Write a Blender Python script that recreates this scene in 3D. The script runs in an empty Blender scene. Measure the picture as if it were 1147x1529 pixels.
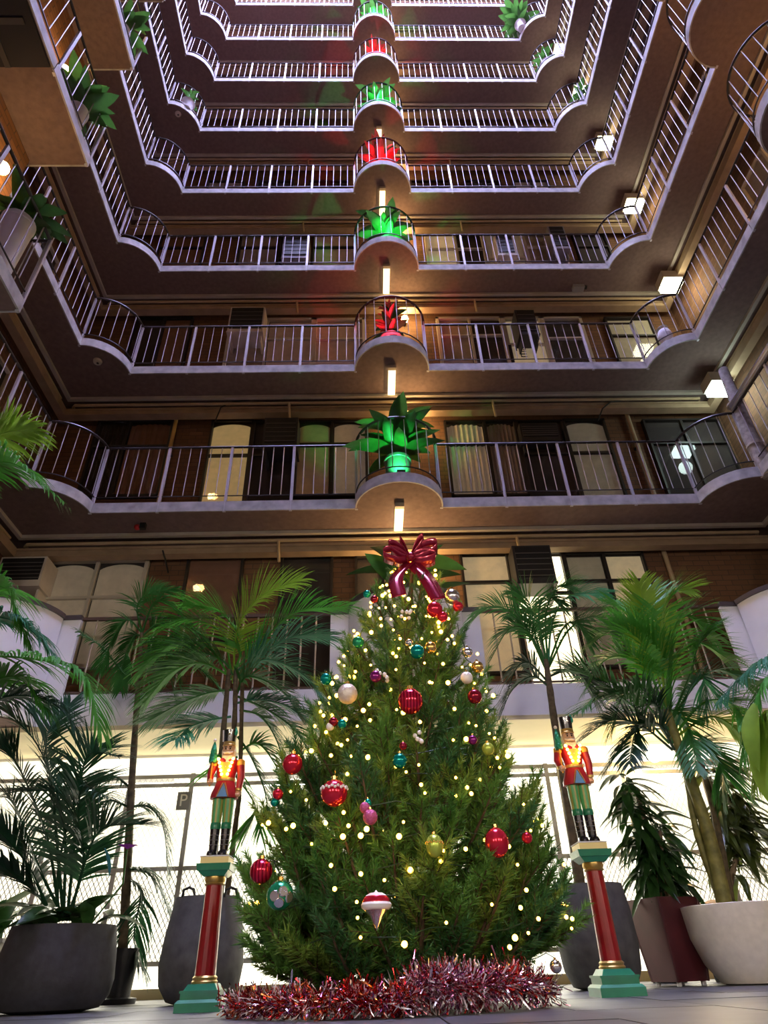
import bpy, bmesh, math, random
from mathutils import Vector as V, Matrix
R_ = random.Random(7)
PI = math.pi
SC = bpy.context.scene
COL = SC.collection
# ------------------------------------------------------------------ camera
FPX = 964.83
CO = V((-0.4725, 0.0, 0.16))
CR = V((0.99946297, -0.01362198, -0.02980288)); CU = V((0.01637163, -0.58027043, 0.81425929)); CF = V((0.02838555, 0.81430993, 0.5797358))
cd = bpy.data.cameras.new('camera'); cam = bpy.data.objects.new('camera', cd); COL.objects.link(cam)
cd.sensor_fit = 'HORIZONTAL'; cd.sensor_width = 36; cd.lens = 36 * FPX / 1147; cd.clip_start = .02; cd.clip_end = 300
m3 = Matrix((CR, CU, -CF)).transposed(); M4 = m3.to_4x4(); M4.translation = CO; cam.matrix_world = M4
SC.camera = cam
# ------------------------------------------------------------------ world: open roof at dusk
w = bpy.data.worlds.new('dusk_sky'); SC.world = w; w.use_nodes = True
bg = w.node_tree.nodes['Background']; bg.inputs[0].default_value = (.56, .55, 1.0, 1); bg.inputs[1].default_value = 33
SC.view_settings.view_transform = 'Standard'; SC.view_settings.look = 'None'; SC.view_settings.gamma = 1
SC.view_settings.use_curve_mapping = False; SC.view_settings.exposure = 0.55
# ------------------------------------------------------------------ helpers
def ray(px, py): return CF + CR * ((px - 573.5) / FPX) - CU * ((py - 764.5) / FPX)
def at(px, py, Y): d = ray(px, py); return CO + d * ((Y - CO.y) / d.y)
def at_x(px, py, X): d = ray(px, py); return CO + d * ((X - CO.x) / d.x)
def at_z(px, py, Z): d = ray(px, py); return CO + d * ((Z - CO.z) / d.z)

MATS = {}
def mat(name, col, rough=.6, metal=0., var=.0, scale=8., bump=0., emit=None, es=0., stripes=None, trans=0., coat=0., spec=None):
    if name in MATS: return MATS[name]
    m = bpy.data.materials.new(name); m.use_nodes = True; nt = m.node_tree; b = nt.nodes['Principled BSDF']
    b.inputs['Base Color'].default_value = (*col, 1); b.inputs['Roughness'].default_value = rough; b.inputs['Metallic'].default_value = metal
    if coat: b.inputs['Coat Weight'].default_value = coat
    if spec is not None: b.inputs['Specular IOR Level'].default_value = spec
    if emit: b.inputs['Emission Color'].default_value = (*emit, 1); b.inputs['Emission Strength'].default_value = es
    tc = nt.nodes.new('ShaderNodeTexCoord')
    if var or bump:
        n = nt.nodes.new('ShaderNodeTexNoise'); n.inputs['Scale'].default_value = scale; n.inputs['Detail'].default_value = 5
        nt.links.new(tc.outputs['Object'], n.inputs['Vector'])
        if var:
            r = nt.nodes.new('ShaderNodeValToRGB'); r.color_ramp.elements[0].position = .3; r.color_ramp.elements[1].position = .72
            r.color_ramp.elements[0].color = (*[c * (1 - var) for c in col], 1); r.color_ramp.elements[1].color = (*[min(1, c * (1 + var)) for c in col], 1)
            nt.links.new(n.outputs['Fac'], r.inputs['Fac']); nt.links.new(r.outputs['Color'], b.inputs['Base Color'])
        if bump:
            bp = nt.nodes.new('ShaderNodeBump'); bp.inputs['Strength'].default_value = bump; bp.inputs['Distance'].default_value = .02
            nt.links.new(n.outputs['Fac'], bp.inputs['Height']); nt.links.new(bp.outputs['Normal'], b.inputs['Normal'])
    if stripes:   # painted bands (axis, frequency, second colour)
        ax, fr, c2 = stripes
        sp = nt.nodes.new('ShaderNodeSeparateXYZ'); nt.links.new(tc.outputs['Object'], sp.inputs[0])
        mm = nt.nodes.new('ShaderNodeMath'); mm.operation = 'MULTIPLY'; mm.inputs[1].default_value = fr
        nt.links.new(sp.outputs[ax], mm.inputs[0])
        fr_ = nt.nodes.new('ShaderNodeMath'); fr_.operation = 'FRACT'; nt.links.new(mm.outputs[0], fr_.inputs[0])
        gt = nt.nodes.new('ShaderNodeMath'); gt.operation = 'GREATER_THAN'; gt.inputs[1].default_value = .6; nt.links.new(fr_.outputs[0], gt.inputs[0])
        mx = nt.nodes.new('ShaderNodeMixRGB'); mx.inputs[1].default_value = (*col, 1); mx.inputs[2].default_value = (*c2, 1)
        nt.links.new(gt.outputs[0], mx.inputs[0]); nt.links.new(mx.outputs[0], b.inputs['Base Color'])
    if trans:
        tr = nt.nodes.new('ShaderNodeBsdfTranslucent'); tr.inputs[0].default_value = (min(1, col[0] * 1.6), min(1, col[1] * 1.5), col[2], 1)
        ms = nt.nodes.new('ShaderNodeMixShader'); ms.inputs[0].default_value = trans
        nt.links.new(b.outputs[0], ms.inputs[1]); nt.links.new(tr.outputs[0], ms.inputs[2])
        nt.links.new(ms.outputs[0], nt.nodes['Material Output'].inputs[0])
    MATS[name] = m; return m
def brick_mat(name, c1, c2, mortar, swap):
    m = bpy.data.materials.new(name); m.use_nodes = True; nt = m.node_tree; b = nt.nodes['Principled BSDF']; b.inputs['Roughness'].default_value = .85
    tc = nt.nodes.new('ShaderNodeTexCoord'); sp = nt.nodes.new('ShaderNodeSeparateXYZ'); cb = nt.nodes.new('ShaderNodeCombineXYZ')
    nt.links.new(tc.outputs['Object'], sp.inputs[0]); nt.links.new(sp.outputs[swap], cb.inputs[0]); nt.links.new(sp.outputs[2], cb.inputs[1])
    t = nt.nodes.new('ShaderNodeTexBrick'); t.inputs['Color1'].default_value = (*c1, 1); t.inputs['Color2'].default_value = (*c2, 1); t.inputs['Mortar'].default_value = (*mortar, 1)
    t.inputs['Scale'].default_value = 1; t.inputs['Brick Width'].default_value = .24; t.inputs['Row Height'].default_value = .086; t.inputs['Mortar Size'].default_value = .006
    nt.links.new(cb.outputs[0], t.inputs['Vector']); nt.links.new(t.outputs['Color'], b.inputs['Base Color'])
    bp = nt.nodes.new('ShaderNodeBump'); bp.inputs['Strength'].default_value = .5; bp.inputs['Distance'].default_value = .01; bp.invert = True
    nt.links.new(t.outputs['Fac'], bp.inputs['Height']); nt.links.new(bp.outputs['Normal'], b.inputs['Normal'])
    MATS[name] = m; return m

def loc_of(o): return o.matrix_basis.translation if o else V((0, 0, 0))
def world_loc(o):
    p = V((0, 0, 0))
    while o: p += o.location; o = o.parent
    return p
def tag(o, label=None, cat=None, group=None, kind=None):
    if label: o['label'] = label
    if cat: o['category'] = cat
    if group: o['group'] = group
    if kind: o['kind'] = kind
    return o
def thing(name, loc, label, cat, group=None, kind=None):
    o = bpy.data.objects.new(name, None); COL.objects.link(o); o.location = loc; o.empty_display_size = .1
    return tag(o, label, cat, group, kind)
def link(name, me, parent=None, loc=(0, 0, 0), rot=None, scale=None):
    o = bpy.data.objects.new(name, me); COL.objects.link(o)
    if parent: o.parent = parent; o.location = V(loc) - world_loc(parent)
    else: o.location = loc
    if rot is not None: o.rotation_mode = 'QUATERNION' if len(rot) == 4 else 'XYZ'; setattr(o, 'rotation_quaternion' if len(rot) == 4 else 'rotation_euler', rot)
    if scale is not None: o.scale = scale
    return o
class MB:
    def __init__(s): s.v = []; s.f = []; s.mi = []; s.m = 0
    def add(s, vs, fs):
        o = len(s.v); s.v += [V(q) for q in vs]; s.f += [[i + o for i in f] for f in fs]; s.mi += [s.m] * len(fs); return s
    def box(s, x0, x1, y0, y1, z0, z1):
        vs = [(x, y, z) for z in (z0, z1) for y in (y0, y1) for x in (x0, x1)]
        return s.add(vs, [(0, 2, 3, 1), (4, 5, 7, 6), (0, 1, 5, 4), (2, 6, 7, 3), (0, 4, 6, 2), (1, 3, 7, 5)])
    def frust(s, c, z0, z1, a, b, n=4, rot=PI / 4):   # square (or n-gon) tapering block
        q = math.sqrt(2) if n == 4 else 1
        vs = [(c[0] + r * q * math.cos(rot + 2 * PI * i / n), c[1] + r * q * math.sin(rot + 2 * PI * i / n), z) for r, z in ((a, z0), (b, z1)) for i in range(n)]
        return s.add(vs, [tuple(range(n))[::-1], tuple(range(n, 2 * n))] + [(i, (i + 1) % n, n + (i + 1) % n, n + i) for i in range(n)])
    def tube(s, pts, rad, n=8, cap=True):
        pts = [V(p) for p in pts]; rr = rad if isinstance(rad, (list, tuple)) else [rad] * len(pts)
        vs = []; prev = None
        for i, p in enumerate(pts):
            t = (pts[min(i + 1, len(pts) - 1)] - pts[max(i - 1, 0)])
            t = t.normalized() if t.length > 1e-9 else V((0, 0, 1))
            a = prev if prev is not None else (V((0, 0, 1)) if abs(t.z) < .9 else V((1, 0, 0)))
            u = (a - t * a.dot(t)); u = u.normalized() if u.length > 1e-6 else t.orthogonal().normalized()
            prev = u; q = t.cross(u)
            vs += [p + (u * math.cos(2 * PI * k / n) + q * math.sin(2 * PI * k / n)) * rr[i] for k in range(n)]
        fs = [(i * n + k, i * n + (k + 1) % n, (i + 1) * n + (k + 1) % n, (i + 1) * n + k) for i in range(len(pts) - 1) for k in range(n)]
        if cap: fs += [tuple(range(n))[::-1], tuple(range((len(pts) - 1) * n, len(pts) * n))]
        return s.add(vs, fs)
    def lathe(s, c, prof, n=24, sx=1., sy=1.):
        vs = [(c[0] + r * math.cos(2 * PI * k / n) * sx, c[1] + r * math.sin(2 * PI * k / n) * sy, c[2] + z) for r, z in prof for k in range(n)]
        fs = [(i * n + k, i * n + (k + 1) % n, (i + 1) * n + (k + 1) % n, (i + 1) * n + k) for i in range(len(prof) - 1) for k in range(n)]
        if prof[0][0] > 1e-4: fs.append(tuple(range(n))[::-1])
        if prof[-1][0] > 1e-4: fs.append(tuple(range((len(prof) - 1) * n, len(prof) * n)))
        return s.add(vs, fs)
    def ball(s, c, r, n=14, sz=1.): return s.lathe(c, [(r * math.sin(PI * i / (n // 2 + 1)) if 0 < i < n // 2 + 1 else 0.0005, -r * sz * math.cos(PI * i / (n // 2 + 1))) for i in range(n // 2 + 2)], n)
    def prism(s, poly, z0, z1):
        n = len(poly); vs = [(x, y, z) for z in (z0, z1) for x, y in poly]
        return s.add(vs, [tuple(range(n))[::-1], tuple(range(n, 2 * n))] + [(i, (i + 1) % n, n + (i + 1) % n, n + i) for i in range(n)])
    def ribbon(s, path, t, z0, z1):   # vertical band following a plan path, thickness t to the right of the path
        n = len(path); P = [V((x, y, 0)) for x, y in path]; off = []
        for i in range(n):
            d = (P[min(i + 1, n - 1)] - P[max(i - 1, 0)]).normalized(); off.append(P[i] + V((d.y, -d.x, 0)) * t)
        vs = [(q.x, q.y, z) for z in (z0, z1) for L in (P, off) for q in L]
        fs = []
        for i in range(n - 1):
            a, b, c, d = i, n + i, 2 * n + i, 3 * n + i
            fs += [(a, b, b + 1, a + 1), (c, c + 1, d + 1, d), (a, a + 1, c + 1, c), (b, d, d + 1, b + 1)]
        fs += [(0, 2 * n, 3 * n, n), (n - 1, 2 * n - 1, 4 * n - 1, 3 * n - 1)]
        return s.add(vs, fs)
    def mesh(s, name, mats, smooth=False, origin=V((0, 0, 0))):
        me = bpy.data.meshes.new(name); me.from_pydata([v - origin for v in s.v], [], s.f)
        for mm in (mats if isinstance(mats, (list, tuple)) else [mats]): me.materials.append(mm)
        if len(me.materials) > 1: me.polygons.foreach_set('material_index', s.mi)
        b = bmesh.new(); b.from_mesh(me); bmesh.ops.recalc_face_normals(b, faces=b.faces); b.to_mesh(me); b.free()
        if smooth:
            me.polygons.foreach_set('use_smooth', [True] * len(me.polygons)); me.set_sharp_from_angle(angle=math.radians(40))
        me.update(); return me
    def build(s, name, mats, parent=None, smooth=False, loc=None):
        o_ = world_loc(parent) if parent else (V(loc) if loc is not None else V((0, 0, 0)))
        return link(name, s.mesh(name, mats, smooth, o_), parent, o_)
def lamp(name, kind, loc, power, col, size=.05, target=None, angle=60, blend=.4):
    l = bpy.data.lights.new(name, kind); l.energy = power; l.color = col
    if kind == 'AREA': l.size = size
    else: l.shadow_soft_size = size
    if kind == 'SPOT': l.spot_size = math.radians(angle); l.spot_blend = blend
    o = bpy.data.objects.new(name, l); COL.objects.link(o); o.location = loc
    if target is not None: o.rotation_euler = (V(target) - V(loc)).to_track_quat('-Z', 'Y').to_euler()
    return o
ORD = {1: 'first', 2: 'second', 3: 'third', 4: 'fourth', 5: 'fifth', 6: 'sixth', 7: 'seventh', 8: 'eighth', 9: 'ninth', 10: 'tenth'}
def ZK(k): return 2.51 if k == 1 else 5.465 + 2.8 * (k - 2)
# plan of the atrium
W, D, RB, YS, YB = 4.9, 7.37, .6, 6.77, 3.35    # half width, back edge, bulge radius, corner start, side bulge centre
WY, WX = 8.3, 5.85                              # faces of the gallery walls
def arc(cx, cy, r, a0, a1, n): return [(cx + r * math.cos(math.radians(a0 + (a1 - a0) * i / n)), cy + r * math.sin(math.radians(a0 + (a1 - a0) * i / n))) for i in range(n + 1)]
CORNER_L = arc(-W, D, RB, -90, 0, 10); CENTRE = arc(0, D, RB, 180, 360, 20); CORNER_R = arc(W, D, RB, 180, 270, 10)
SIDE_R = [(W, YB + RB)] + arc(W, YB, RB, 90, 270, 20)[1:]
SIDE_L = [(-x, y) for x, y in SIDE_R]
# ------------------------------------------------------------------ materials
m_soffit = mat('brown_stucco', (.18, .12, .105), .9, var=.15, scale=14, bump=.15)
m_edge = mat('grey_painted_edge', (.43, .41, .39), .7, var=.3, scale=6, bump=.1)
m_wall = brick_mat('brown_brick', (.20, .098, .045), (.15, .072, .032), (.10, .058, .033), 0)
m_wall_s = brick_mat('brown_brick_side', (.24, .115, .06), (.17, .08, .04), (.12, .07, .04), 1)
m_beam = mat('tan_beam', (.36, .25, .15), .7, var=.15, scale=5)
m_pipe = mat('beige_pipe', (.46, .34, .20), .5, var=.12, scale=4)
m_cond = mat('pale_conduit', (.50, .44, .36), .5, var=.15, scale=3)
m_yel = mat('yellow_pipe', (.62, .42, .14), .5)
m_post = mat('pale_post', (.52, .50, .54), .45, .2)
m_bal = mat('pale_baluster', (.46, .44, .48), .45, .2)
m_rail = mat('dark_rail', (.035, .03, .032), .4, .3)
m_cream = mat('cream_render', (.80, .70, .46), .8, var=.05, scale=3)
m_white = mat('white_render', (.78, .77, .79), .75, var=.05, scale=3, bump=.05)
m_wroom = mat('white_car_park_paint', (.92, .91, .86), .7)
m_dark = mat('dark_frame', (.022, .018, .016), .45)
m_wframe = mat('white_frame', (.52, .47, .38), .5)
m_glass = mat('dark_glass', (.015, .014, .016), .08, spec=.5)
m_black = mat('black_metal', (.012, .012, .013), .5)
m_steel = mat('grey_galvanised', (.42, .42, .42), .45, .5)

# ------------------------------------------------------------------ ground and car park behind the fence
fl = tag(MB().box(-6.2, 6.2, -2.2, 12.6, -.25, -.004).build('floor', mat('tile_joint', (.10, .10, .105), .8)), 'grey stone tiled floor of the atrium', 'floor', kind='structure')
tile_m = [mat('floor_tile_%d' % i, c, .45, var=.25, scale=5, bump=.03, spec=.4) for i, c in enumerate(((.075, .075, .08), (.064, .065, .07), (.088, .087, .09)))]
tile_me = [MB().box(-.297, .297, -.297, .297, -.015, 0).mesh('tile', t) for t in tile_m]
for i in range(-9, 10):
    for j in range(4, 14): link('tile', R_.choice(tile_me), fl, (i * .6 + .1, j * .6 + .2, R_.uniform(-.001, .0015)))
tag(MB().box(-6.2, 6.2, 12.3, 12.5, 0, 2.5).build('wall_car_park', m_wroom), 'bright white rear wall of the car park', 'wall', kind='structure')
tag(MB().box(-6.3, -6.2, 7.5, 12.5, 0, 2.5).build('wall_car_park_left', m_wroom), 'white left side wall of the car park', 'wall', kind='structure')
tag(MB().box(6.2, 6.3, 7.5, 12.5, 0, 2.5).build('wall_car_park_right', m_wroom), 'white right side wall of the car park', 'wall', kind='structure')
tag(MB().box(-6.2, 6.2, 8.45, 12.5, 2.44, 2.5).build('ceiling', m_wroom), 'white car park ceiling behind the fence', 'ceiling', kind='structure')
tag(MB().box(-6.2, 6.2, 7.36, 8.52, 2.47, 2.509).box(-6.2, 6.2, 7.345, 7.40, 2.455, 2.51).build('trim_1', m_cream), 'cream painted underside of the first gallery above the fence', 'soffit', kind='structure')
tag(MB().box(-6.2, 6.2, 8.45, 12.3, -.002, .006).build('floor_car_park', mat('pale_concrete', (.55, .54, .5), .7, var=.1)), 'pale concrete floor of the car park', 'floor', kind='structure')
tag(MB().box(-6.2, 6.2, 8.2, 8.42, 0, .09).build('trim_2', m_cream), 'low cream kerb under the mesh fence', 'kerb', kind='structure')
m_tube = mat('tube_light', (1, 1, .95), .5, emit=(1, .97, .86), es=14)
for i, x in enumerate((-3.9, -1.3, 1.3, 3.9)):
    t = thing('tube_light', (x, 9.6, 2.38), 'white ceiling tube lamp in the car park, %s from the left' % ('first', 'second', 'third', 'fourth')[i], 'lamp', 'car park tube lamps')
    MB().box(x - .7, x + .7, 9.5, 9.7, 2.39, 2.44).build('housing', m_white, t)
    MB().tube([(x - .65, 9.6, 2.36), (x + .65, 9.6, 2.36)], .03, 10).build('tube', m_tube, t)
    lamp('tube_glow', 'AREA', (x, 9.6, 2.32), 135, (1, .96, .82), 1.3)
m_lampw = mat('warm_bulb', (1, .9, .7), .5, emit=(1, .72, .32), es=30)
def wall_globe(name, p, label, power=22, col=(1, .60, .24), r=.07, m=None, group=None, d=(0, 1, 0)):
    p = V(p); d = V(d); t = thing(name, p, label, 'lamp', group)
    MB().ball(p, r, 14, 1.15).build('globe', m or m_lampw, t, True)
    MB().tube([p + d * r * .8, p + d * (r + .06)], r * .55, 12).build('backplate', m_black, t, True)
    l = lamp('globe_light', 'POINT', p - d * (r + .03), power, col, r * 1.1)
    return t
wall_globe('wall_lamp', (2.95, 8.0, 2.2), 'warm lamp glowing behind the tall palm at lower right', 30, (1, .66, .26), .08)

# mesh fence along the back
fence = thing('mesh_fence', (0, 8.3, 0), 'grey wire mesh fence with steel frame in front of the bright car park', 'fence')
def fx(px, py): return at(px, py, 8.3).x
posts = [-5.2, -4.2, -3.36, -2.62, -1.1, .4, 1.69, 1.84, 2.62, 3.6, 4.8]
pm = MB().box(-.026, .026, -.025, .025, .09, 2.2).mesh('post', m_steel)
for x in posts: link('post', pm, fence, (x, 8.3, 0))
for zz in (2.17, 2.07, 1.18, .30): MB().box(-5.6, 5.6, 8.285, 8.315, zz - .022, zz + .022).build('rail', m_steel, fence)
mb = MB(); st = .055
x = -5.6
while x < 5.6:
    for sg in (1, -1):
        for (z0, z1) in ((.32, 1.16),):
            dx = (z1 - z0) * .6 * sg; q = .0055
            mb.add([(x - q, 8.3 + sg * .003, z0), (x + q, 8.3 + sg * .003, z0), (x + dx + q, 8.3 + sg * .003, z1), (x + dx - q, 8.3 + sg * .003, z1)], [(0, 1, 2, 3)])
    x += st
x = -5.6
while x < 5.6:
    for sg in (1, -1):
        for (z0, z1) in ((1.2, 2.05), (2.09, 2.15)):
            dx = (z1 - z0) * .6 * sg; q = .002
            mb.add([(x - q, 8.3 + sg * .003, z0), (x + q, 8.3 + sg * .003, z0), (x + dx + q, 8.3 + sg * .003, z1), (x + dx - q, 8.3 + sg * .003, z1)], [(0, 1, 2, 3)])
    x += st * 1.2
tag(mb.build('wire_mesh', m_steel, fence), kind='stuff')
sgn = thing('parking_sign', at(274, 1196, 8.27), 'small grey parking sign with white letter P on the mesh fence', 'sign')
c = at(274, 1196, 8.27)
MB().box(c.x - .075, c.x + .075, 8.26, 8.275, c.z - .10, c.z + .10).build('plate', mat('sign_grey', (.25, .26, .27), .5), sgn)
def text_obj(name, body, size, loc, m, parent, rot=(PI / 2, 0, 0), ext=.002):
    cu = bpy.data.curves.new(name, 'FONT'); cu.body = body; cu.size = size; cu.align_x = 'CENTER'; cu.align_y = 'CENTER'; cu.extrude = ext
    o = bpy.data.objects.new(name, cu); COL.objects.link(o); bpy.context.view_layer.update()
    me = bpy.data.meshes.new_from_object(o); bpy.data.objects.remove(o); me.materials.clear(); me.materials.append(m)
    return link(name, me, parent, loc, rot)
text_obj('letter', 'P', .19, (c.x, 8.257, c.z), mat('sign_white', (.9, .9, .88), .5), sgn)

# ------------------------------------------------------------------ walls of the light well
TOP = ZK(10) + 1.2
tag(MB().box(-6.2, 6.2, WY, WY + .15, 2.51, TOP).build('wall_back', m_wall), 'brown brick rear wall behind the galleries', 'wall', kind='structure')
tag(MB().box(-WX - .2, -WX, -2.2, WY + .15, 0, TOP).build('wall_left', m_wall_s), 'brown brick left wall behind the galleries', 'wall', kind='structure')
tag(MB().box(WX, WX + .2, -2.2, WY + .15, 0, TOP).build('wall_right', m_wall_s), 'brown brick right wall behind the galleries', 'wall', kind='structure')
tag(MB().box(-6.2, 6.2, -2.2, -2.0, 0, TOP).build('wall_front', m_wall), 'brown brick wall on the near side of the light well', 'wall', kind='structure')

# gallery slabs, edge bands, beams, pipes, railings
BAY = (W - RB - RB) / 4   # .925
XS_L = [-4.3 + BAY * i for i in range(5)]
bal_me = MB().tube([(0, 0, .27), (0, 0, 1.17)], .0068, 6).mesh('baluster', m_bal)
post_me = MB().box(-.02, .02, -.014, .014, -.01, 1.18).mesh('post', m_post)
def rail_run(k, pts_posts, path, label, thick=.016, nb=5, group=None, flip=False):
    """one railing: posts at given plan points, balusters spread along the path, rails following it"""
    z = ZK(k)
    c = path[len(path) // 2]
    t = thing('railing', (c[0], c[1], z), label, 'railing', group)
    MB().tube([(x, y, z + 1.18) for x, y in path], thick * 1.15, 8).build('top_rail', m_rail, t, True)
    MB().tube([(x, y, z + .27) for x, y in path], thick * .55, 6).build('bottom_rail', m_rail, t, True)
    for i, (x, y, a) in enumerate(pts_posts): link('post', post_me, t, (x, y, z), (0, 0, a))
    return t
def along(path, s):
    L = [0]
    for a, b in zip(path, path[1:]): L.append(L[-1] + math.dist(a, b))
    d = s * L[-1]
    for i in range(len(L) - 1):
        if d <= L[i + 1] + 1e-9:
            f = (d - L[i]) / max(1e-9, L[i + 1] - L[i]); return (path[i][0] + (path[i + 1][0] - path[i][0]) * f, path[i][1] + (path[i + 1][1] - path[i][1]) * f)
    return path[-1]
def straight_rail(k, a, b, nbay, label, ends=True):
    path = [a, b]; ang = math.atan2(b[1] - a[1], b[0] - a[0])
    ps = [(*along(path, i / nbay), ang) for i in range(nbay + 1)]
    t = rail_run(k, ps, path, label)
    for i in range(nbay):
        for j in range(1, 6): link('baluster', bal_me, t, (*along(path, (i + j / 6) / nbay), ZK(k)))
def curved_rail(k, path, nb, label):
    t = rail_run(k, [], path, label, .018)
    for j in range(nb): link('baluster', bal_me, t, (*along(path, (j + .5) / nb), ZK(k)))
m_darkpanel = mat('dark_violet_panel', (.008, .007, .016), .7)
for k in range(1, 11):
    z = ZK(k); o_ = ORD[k]
    back = [(-6.2, YS), *CORNER_L, *CENTRE, *CORNER_R, (6.2, YS), (6.2, 8.3), (-6.2, 8.3)]
    right = [(6.2, YS), (W, YS), *SIDE_R, (W, -.67), (6.2, -.67)]
    left = [(-6.2, -.67), (-3.8, -.67), (-3.8, 4.0), (-W, 4.0), (-W, YS), (-6.2, YS)] if k > 1 else [(-6.2, -.67), (-W, -.67), (-W, YS), (-6.2, YS)]
    if k == 1: back = [(-6.2, YS), *CORNER_L, *CORNER_R, (6.2, YS), (6.2, 8.3), (-6.2, 8.3)]
    mb = MB().prism(back, z, z + .15).prism(left, z, z + .15).prism(right, z, z + .15).box(-6.2, 6.2, -2.0, -.67, z, z + .15)
    g = tag(mb.build('gallery_floor', m_soffit), 'brown concrete gallery slab, %s storey above the ground' % o_, 'floor', kind='structure')
    if k == 1: continue
    e = .02
    segs = [[(x0 + .004, D), (x1 - .004, D)] for x0, x1 in zip(XS_L, XS_L[1:])] + [[(-x1 + .004, D), (-x0 - .004, D)] for x0, x1 in zip(XS_L, XS_L[1:])]
    segs += [CORNER_L, CENTRE[:11], CENTRE[10:], CORNER_R]
    for i in range(3):
        y0 = YB + RB + (YS - YB - RB) * i / 3; y1 = YB + RB + (YS - YB - RB) * (i + 1) / 3
        segs += [[(W, y1 - .004), (W, y0 + .004)], [(-W, y0 + .004), (-W, y1 - .004)]]
    segs += [SIDE_R, [(-3.8, 2.0), (-3.8, 2.97)], [(-3.8, 2.98), (-3.8, 4.0)], [(-3.82, 4.0), (-W, 4.0)]]
    for sg in segs: MB().ribbon(sg, e, z - .004, z + .16).build('edge_band', m_edge, g)
    # beam and pipes hung below the slab
    tag(MB().box(-5.52, 5.52, 8.0, 8.14, z - .30, z - .16).box(-5.52, 5.52, 7.985, 8.0, z - .30, z - .255).box(-5.52, 5.52, 7.985, 8.0, z - .20, z - .16)
        .box(-5.66, -5.52, 4.02, 8.14, z - .30, z - .16).box(5.52, 5.66, -.6, 8.14, z - .30, z - .16).build('trim_%d' % (k + 1), m_beam), 'tan ribbed beam under the %s gallery slab' % o_, 'beam', kind='structure')
    p = thing('cable_duct', (0, 7.9, z - .04), 'pale square cable duct along the underside of the %s gallery' % o_, 'duct')
    MB().box(-5.46, 5.46, 7.87, 7.93, z - .055, z - .003).build('back_run', m_cond, p)
    MB().box(-5.50, -5.44, 4.02, 7.93, z - .055, z - .003).build('left_run', m_cond, p)
    MB().box(5.44, 5.50, -.5, 7.93, z - .055, z - .003).build('right_run', m_cond, p)
    p = thing('water_pipe', (0, 7.95, z - .12), 'round beige pipe with elbow ends below the %s gallery' % o_, 'pipe')
    MB().tube([(-5.42, 8.1, z - .12), (-5.42, 8.0, z - .12), (-5.38, 7.955, z - .12), (5.38, 7.955, z - .12), (5.42, 8.1, z - .12)], .026, 8).build('run', m_pipe, p, True)
    MB().tube([(-5.56, 4.02, z - .1), (-5.56, 7.8, z - .1)], .024, 8).build('left_run', m_pipe, p, True)
    MB().tube([(5.56, -.5, z - .1), (5.56, 7.8, z - .1)], .024, 8).build('right_run', m_pipe, p, True)
    for xx, s_ in ((-1.75, -1), (1.75, 1)):
        if k <= 6: MB().tube([(xx, 7.955, z - .12), (xx, 7.955, z - .2), (xx + .02, 7.99, z - .46)], .022, 8).build('drop', m_pipe, p, True)
    if k > 9: continue
    straight_rail(k, (-4.3, D), (-.6, D), 4, 'pale baluster railing of the %s gallery, back wall left of the round balconies' % o_)
    straight_rail(k, (.6, D), (4.3, D), 4, 'pale baluster railing of the %s gallery, back wall right of the round balconies' % o_)
    curved_rail(k, CENTRE, 10, 'curved railing of the %s round balcony up the middle of the back wall' % o_)
    curved_rail(k, CORNER_L, 6, 'curved railing in the left rear corner of the %s gallery' % o_)
    curved_rail(k, CORNER_R, 6, 'curved railing in the right rear corner of the %s gallery' % o_)
    if 2 <= k <= 8:
        for s_, nm in ((-1, 'left'), (1, 'right')):
            straight_rail(k, (s_ * W, YB + RB), (s_ * W, YS), 3, 'pale baluster railing along the %s wall of the %s gallery' % (nm, o_))
            if 3 <= k <= 5 and s_ > 0: curved_rail(k, SIDE_R, 11, 'curved railing of the round balcony on the right wall, %s gallery' % o_)
            if k <= 4 and s_ < 0:
                straight_rail(k, (-3.8, 2.05), (-3.8, 4.0), 2, 'pale baluster railing of the square platform on the left wall, %s gallery' % o_)
                straight_rail(k, (-3.8, 4.0), (-W, 4.0), 1, 'short return railing of the square platform on the left wall, %s gallery' % o_)

# first gallery: white upstand, solid white round ends, railing between
z = ZK(1)
sh = .33
pathL = [(-W, -.6), (-W, YS - .05)] + arc(-W, D, RB + .05, -90, 0, 12) + [(-4.0, D - .002)]
pathR = [(-x, y) for x, y in pathL][::-1]
pathC = [(-.93, D)] + arc(0, D, .66, 180, 360, 22) + [(.93, D)]
def solid(nm, path, label):
    g = tag(thing(nm, (path[len(path) // 2][0], path[len(path) // 2][1], z), label, 'parapet', kind='structure'))
    MB().ribbon(path, .05, z, z + 1.30).build('wall', m_white, g, True)
    MB().ribbon([(x, y + .0) for x, y in path], .07, z + 1.30, z + 1.36).build('cap', mat('dark_cap', (.06, .045, .04), .5), g, True)
solid('parapet_left', pathL, 'solid white curved parapet at the left end of the first gallery')
solid('parapet_right', pathR, 'solid white curved parapet at the right end of the first gallery')
solid('parapet_middle', pathC, 'solid white rounded balcony front behind the tree top')
tag(MB().box(-4.0, -.93, D - .03, D + .05, z - .005, z + .36).box(.93, 4.0, D - .03, D + .05, z - .005, z + .36).build('trim_20', m_white), 'white upstand edge of the first gallery', 'upstand', kind='structure')
m_rail1 = mat('bronze_rail', (.10, .06, .04), .45, .2); m_bal1 = mat('cream_baluster', (.40, .33, .25), .5)
b1 = MB().tube([(0, 0, .36), (0, 0, 1.33)], .011, 6).mesh('baluster', m_bal1)
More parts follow.
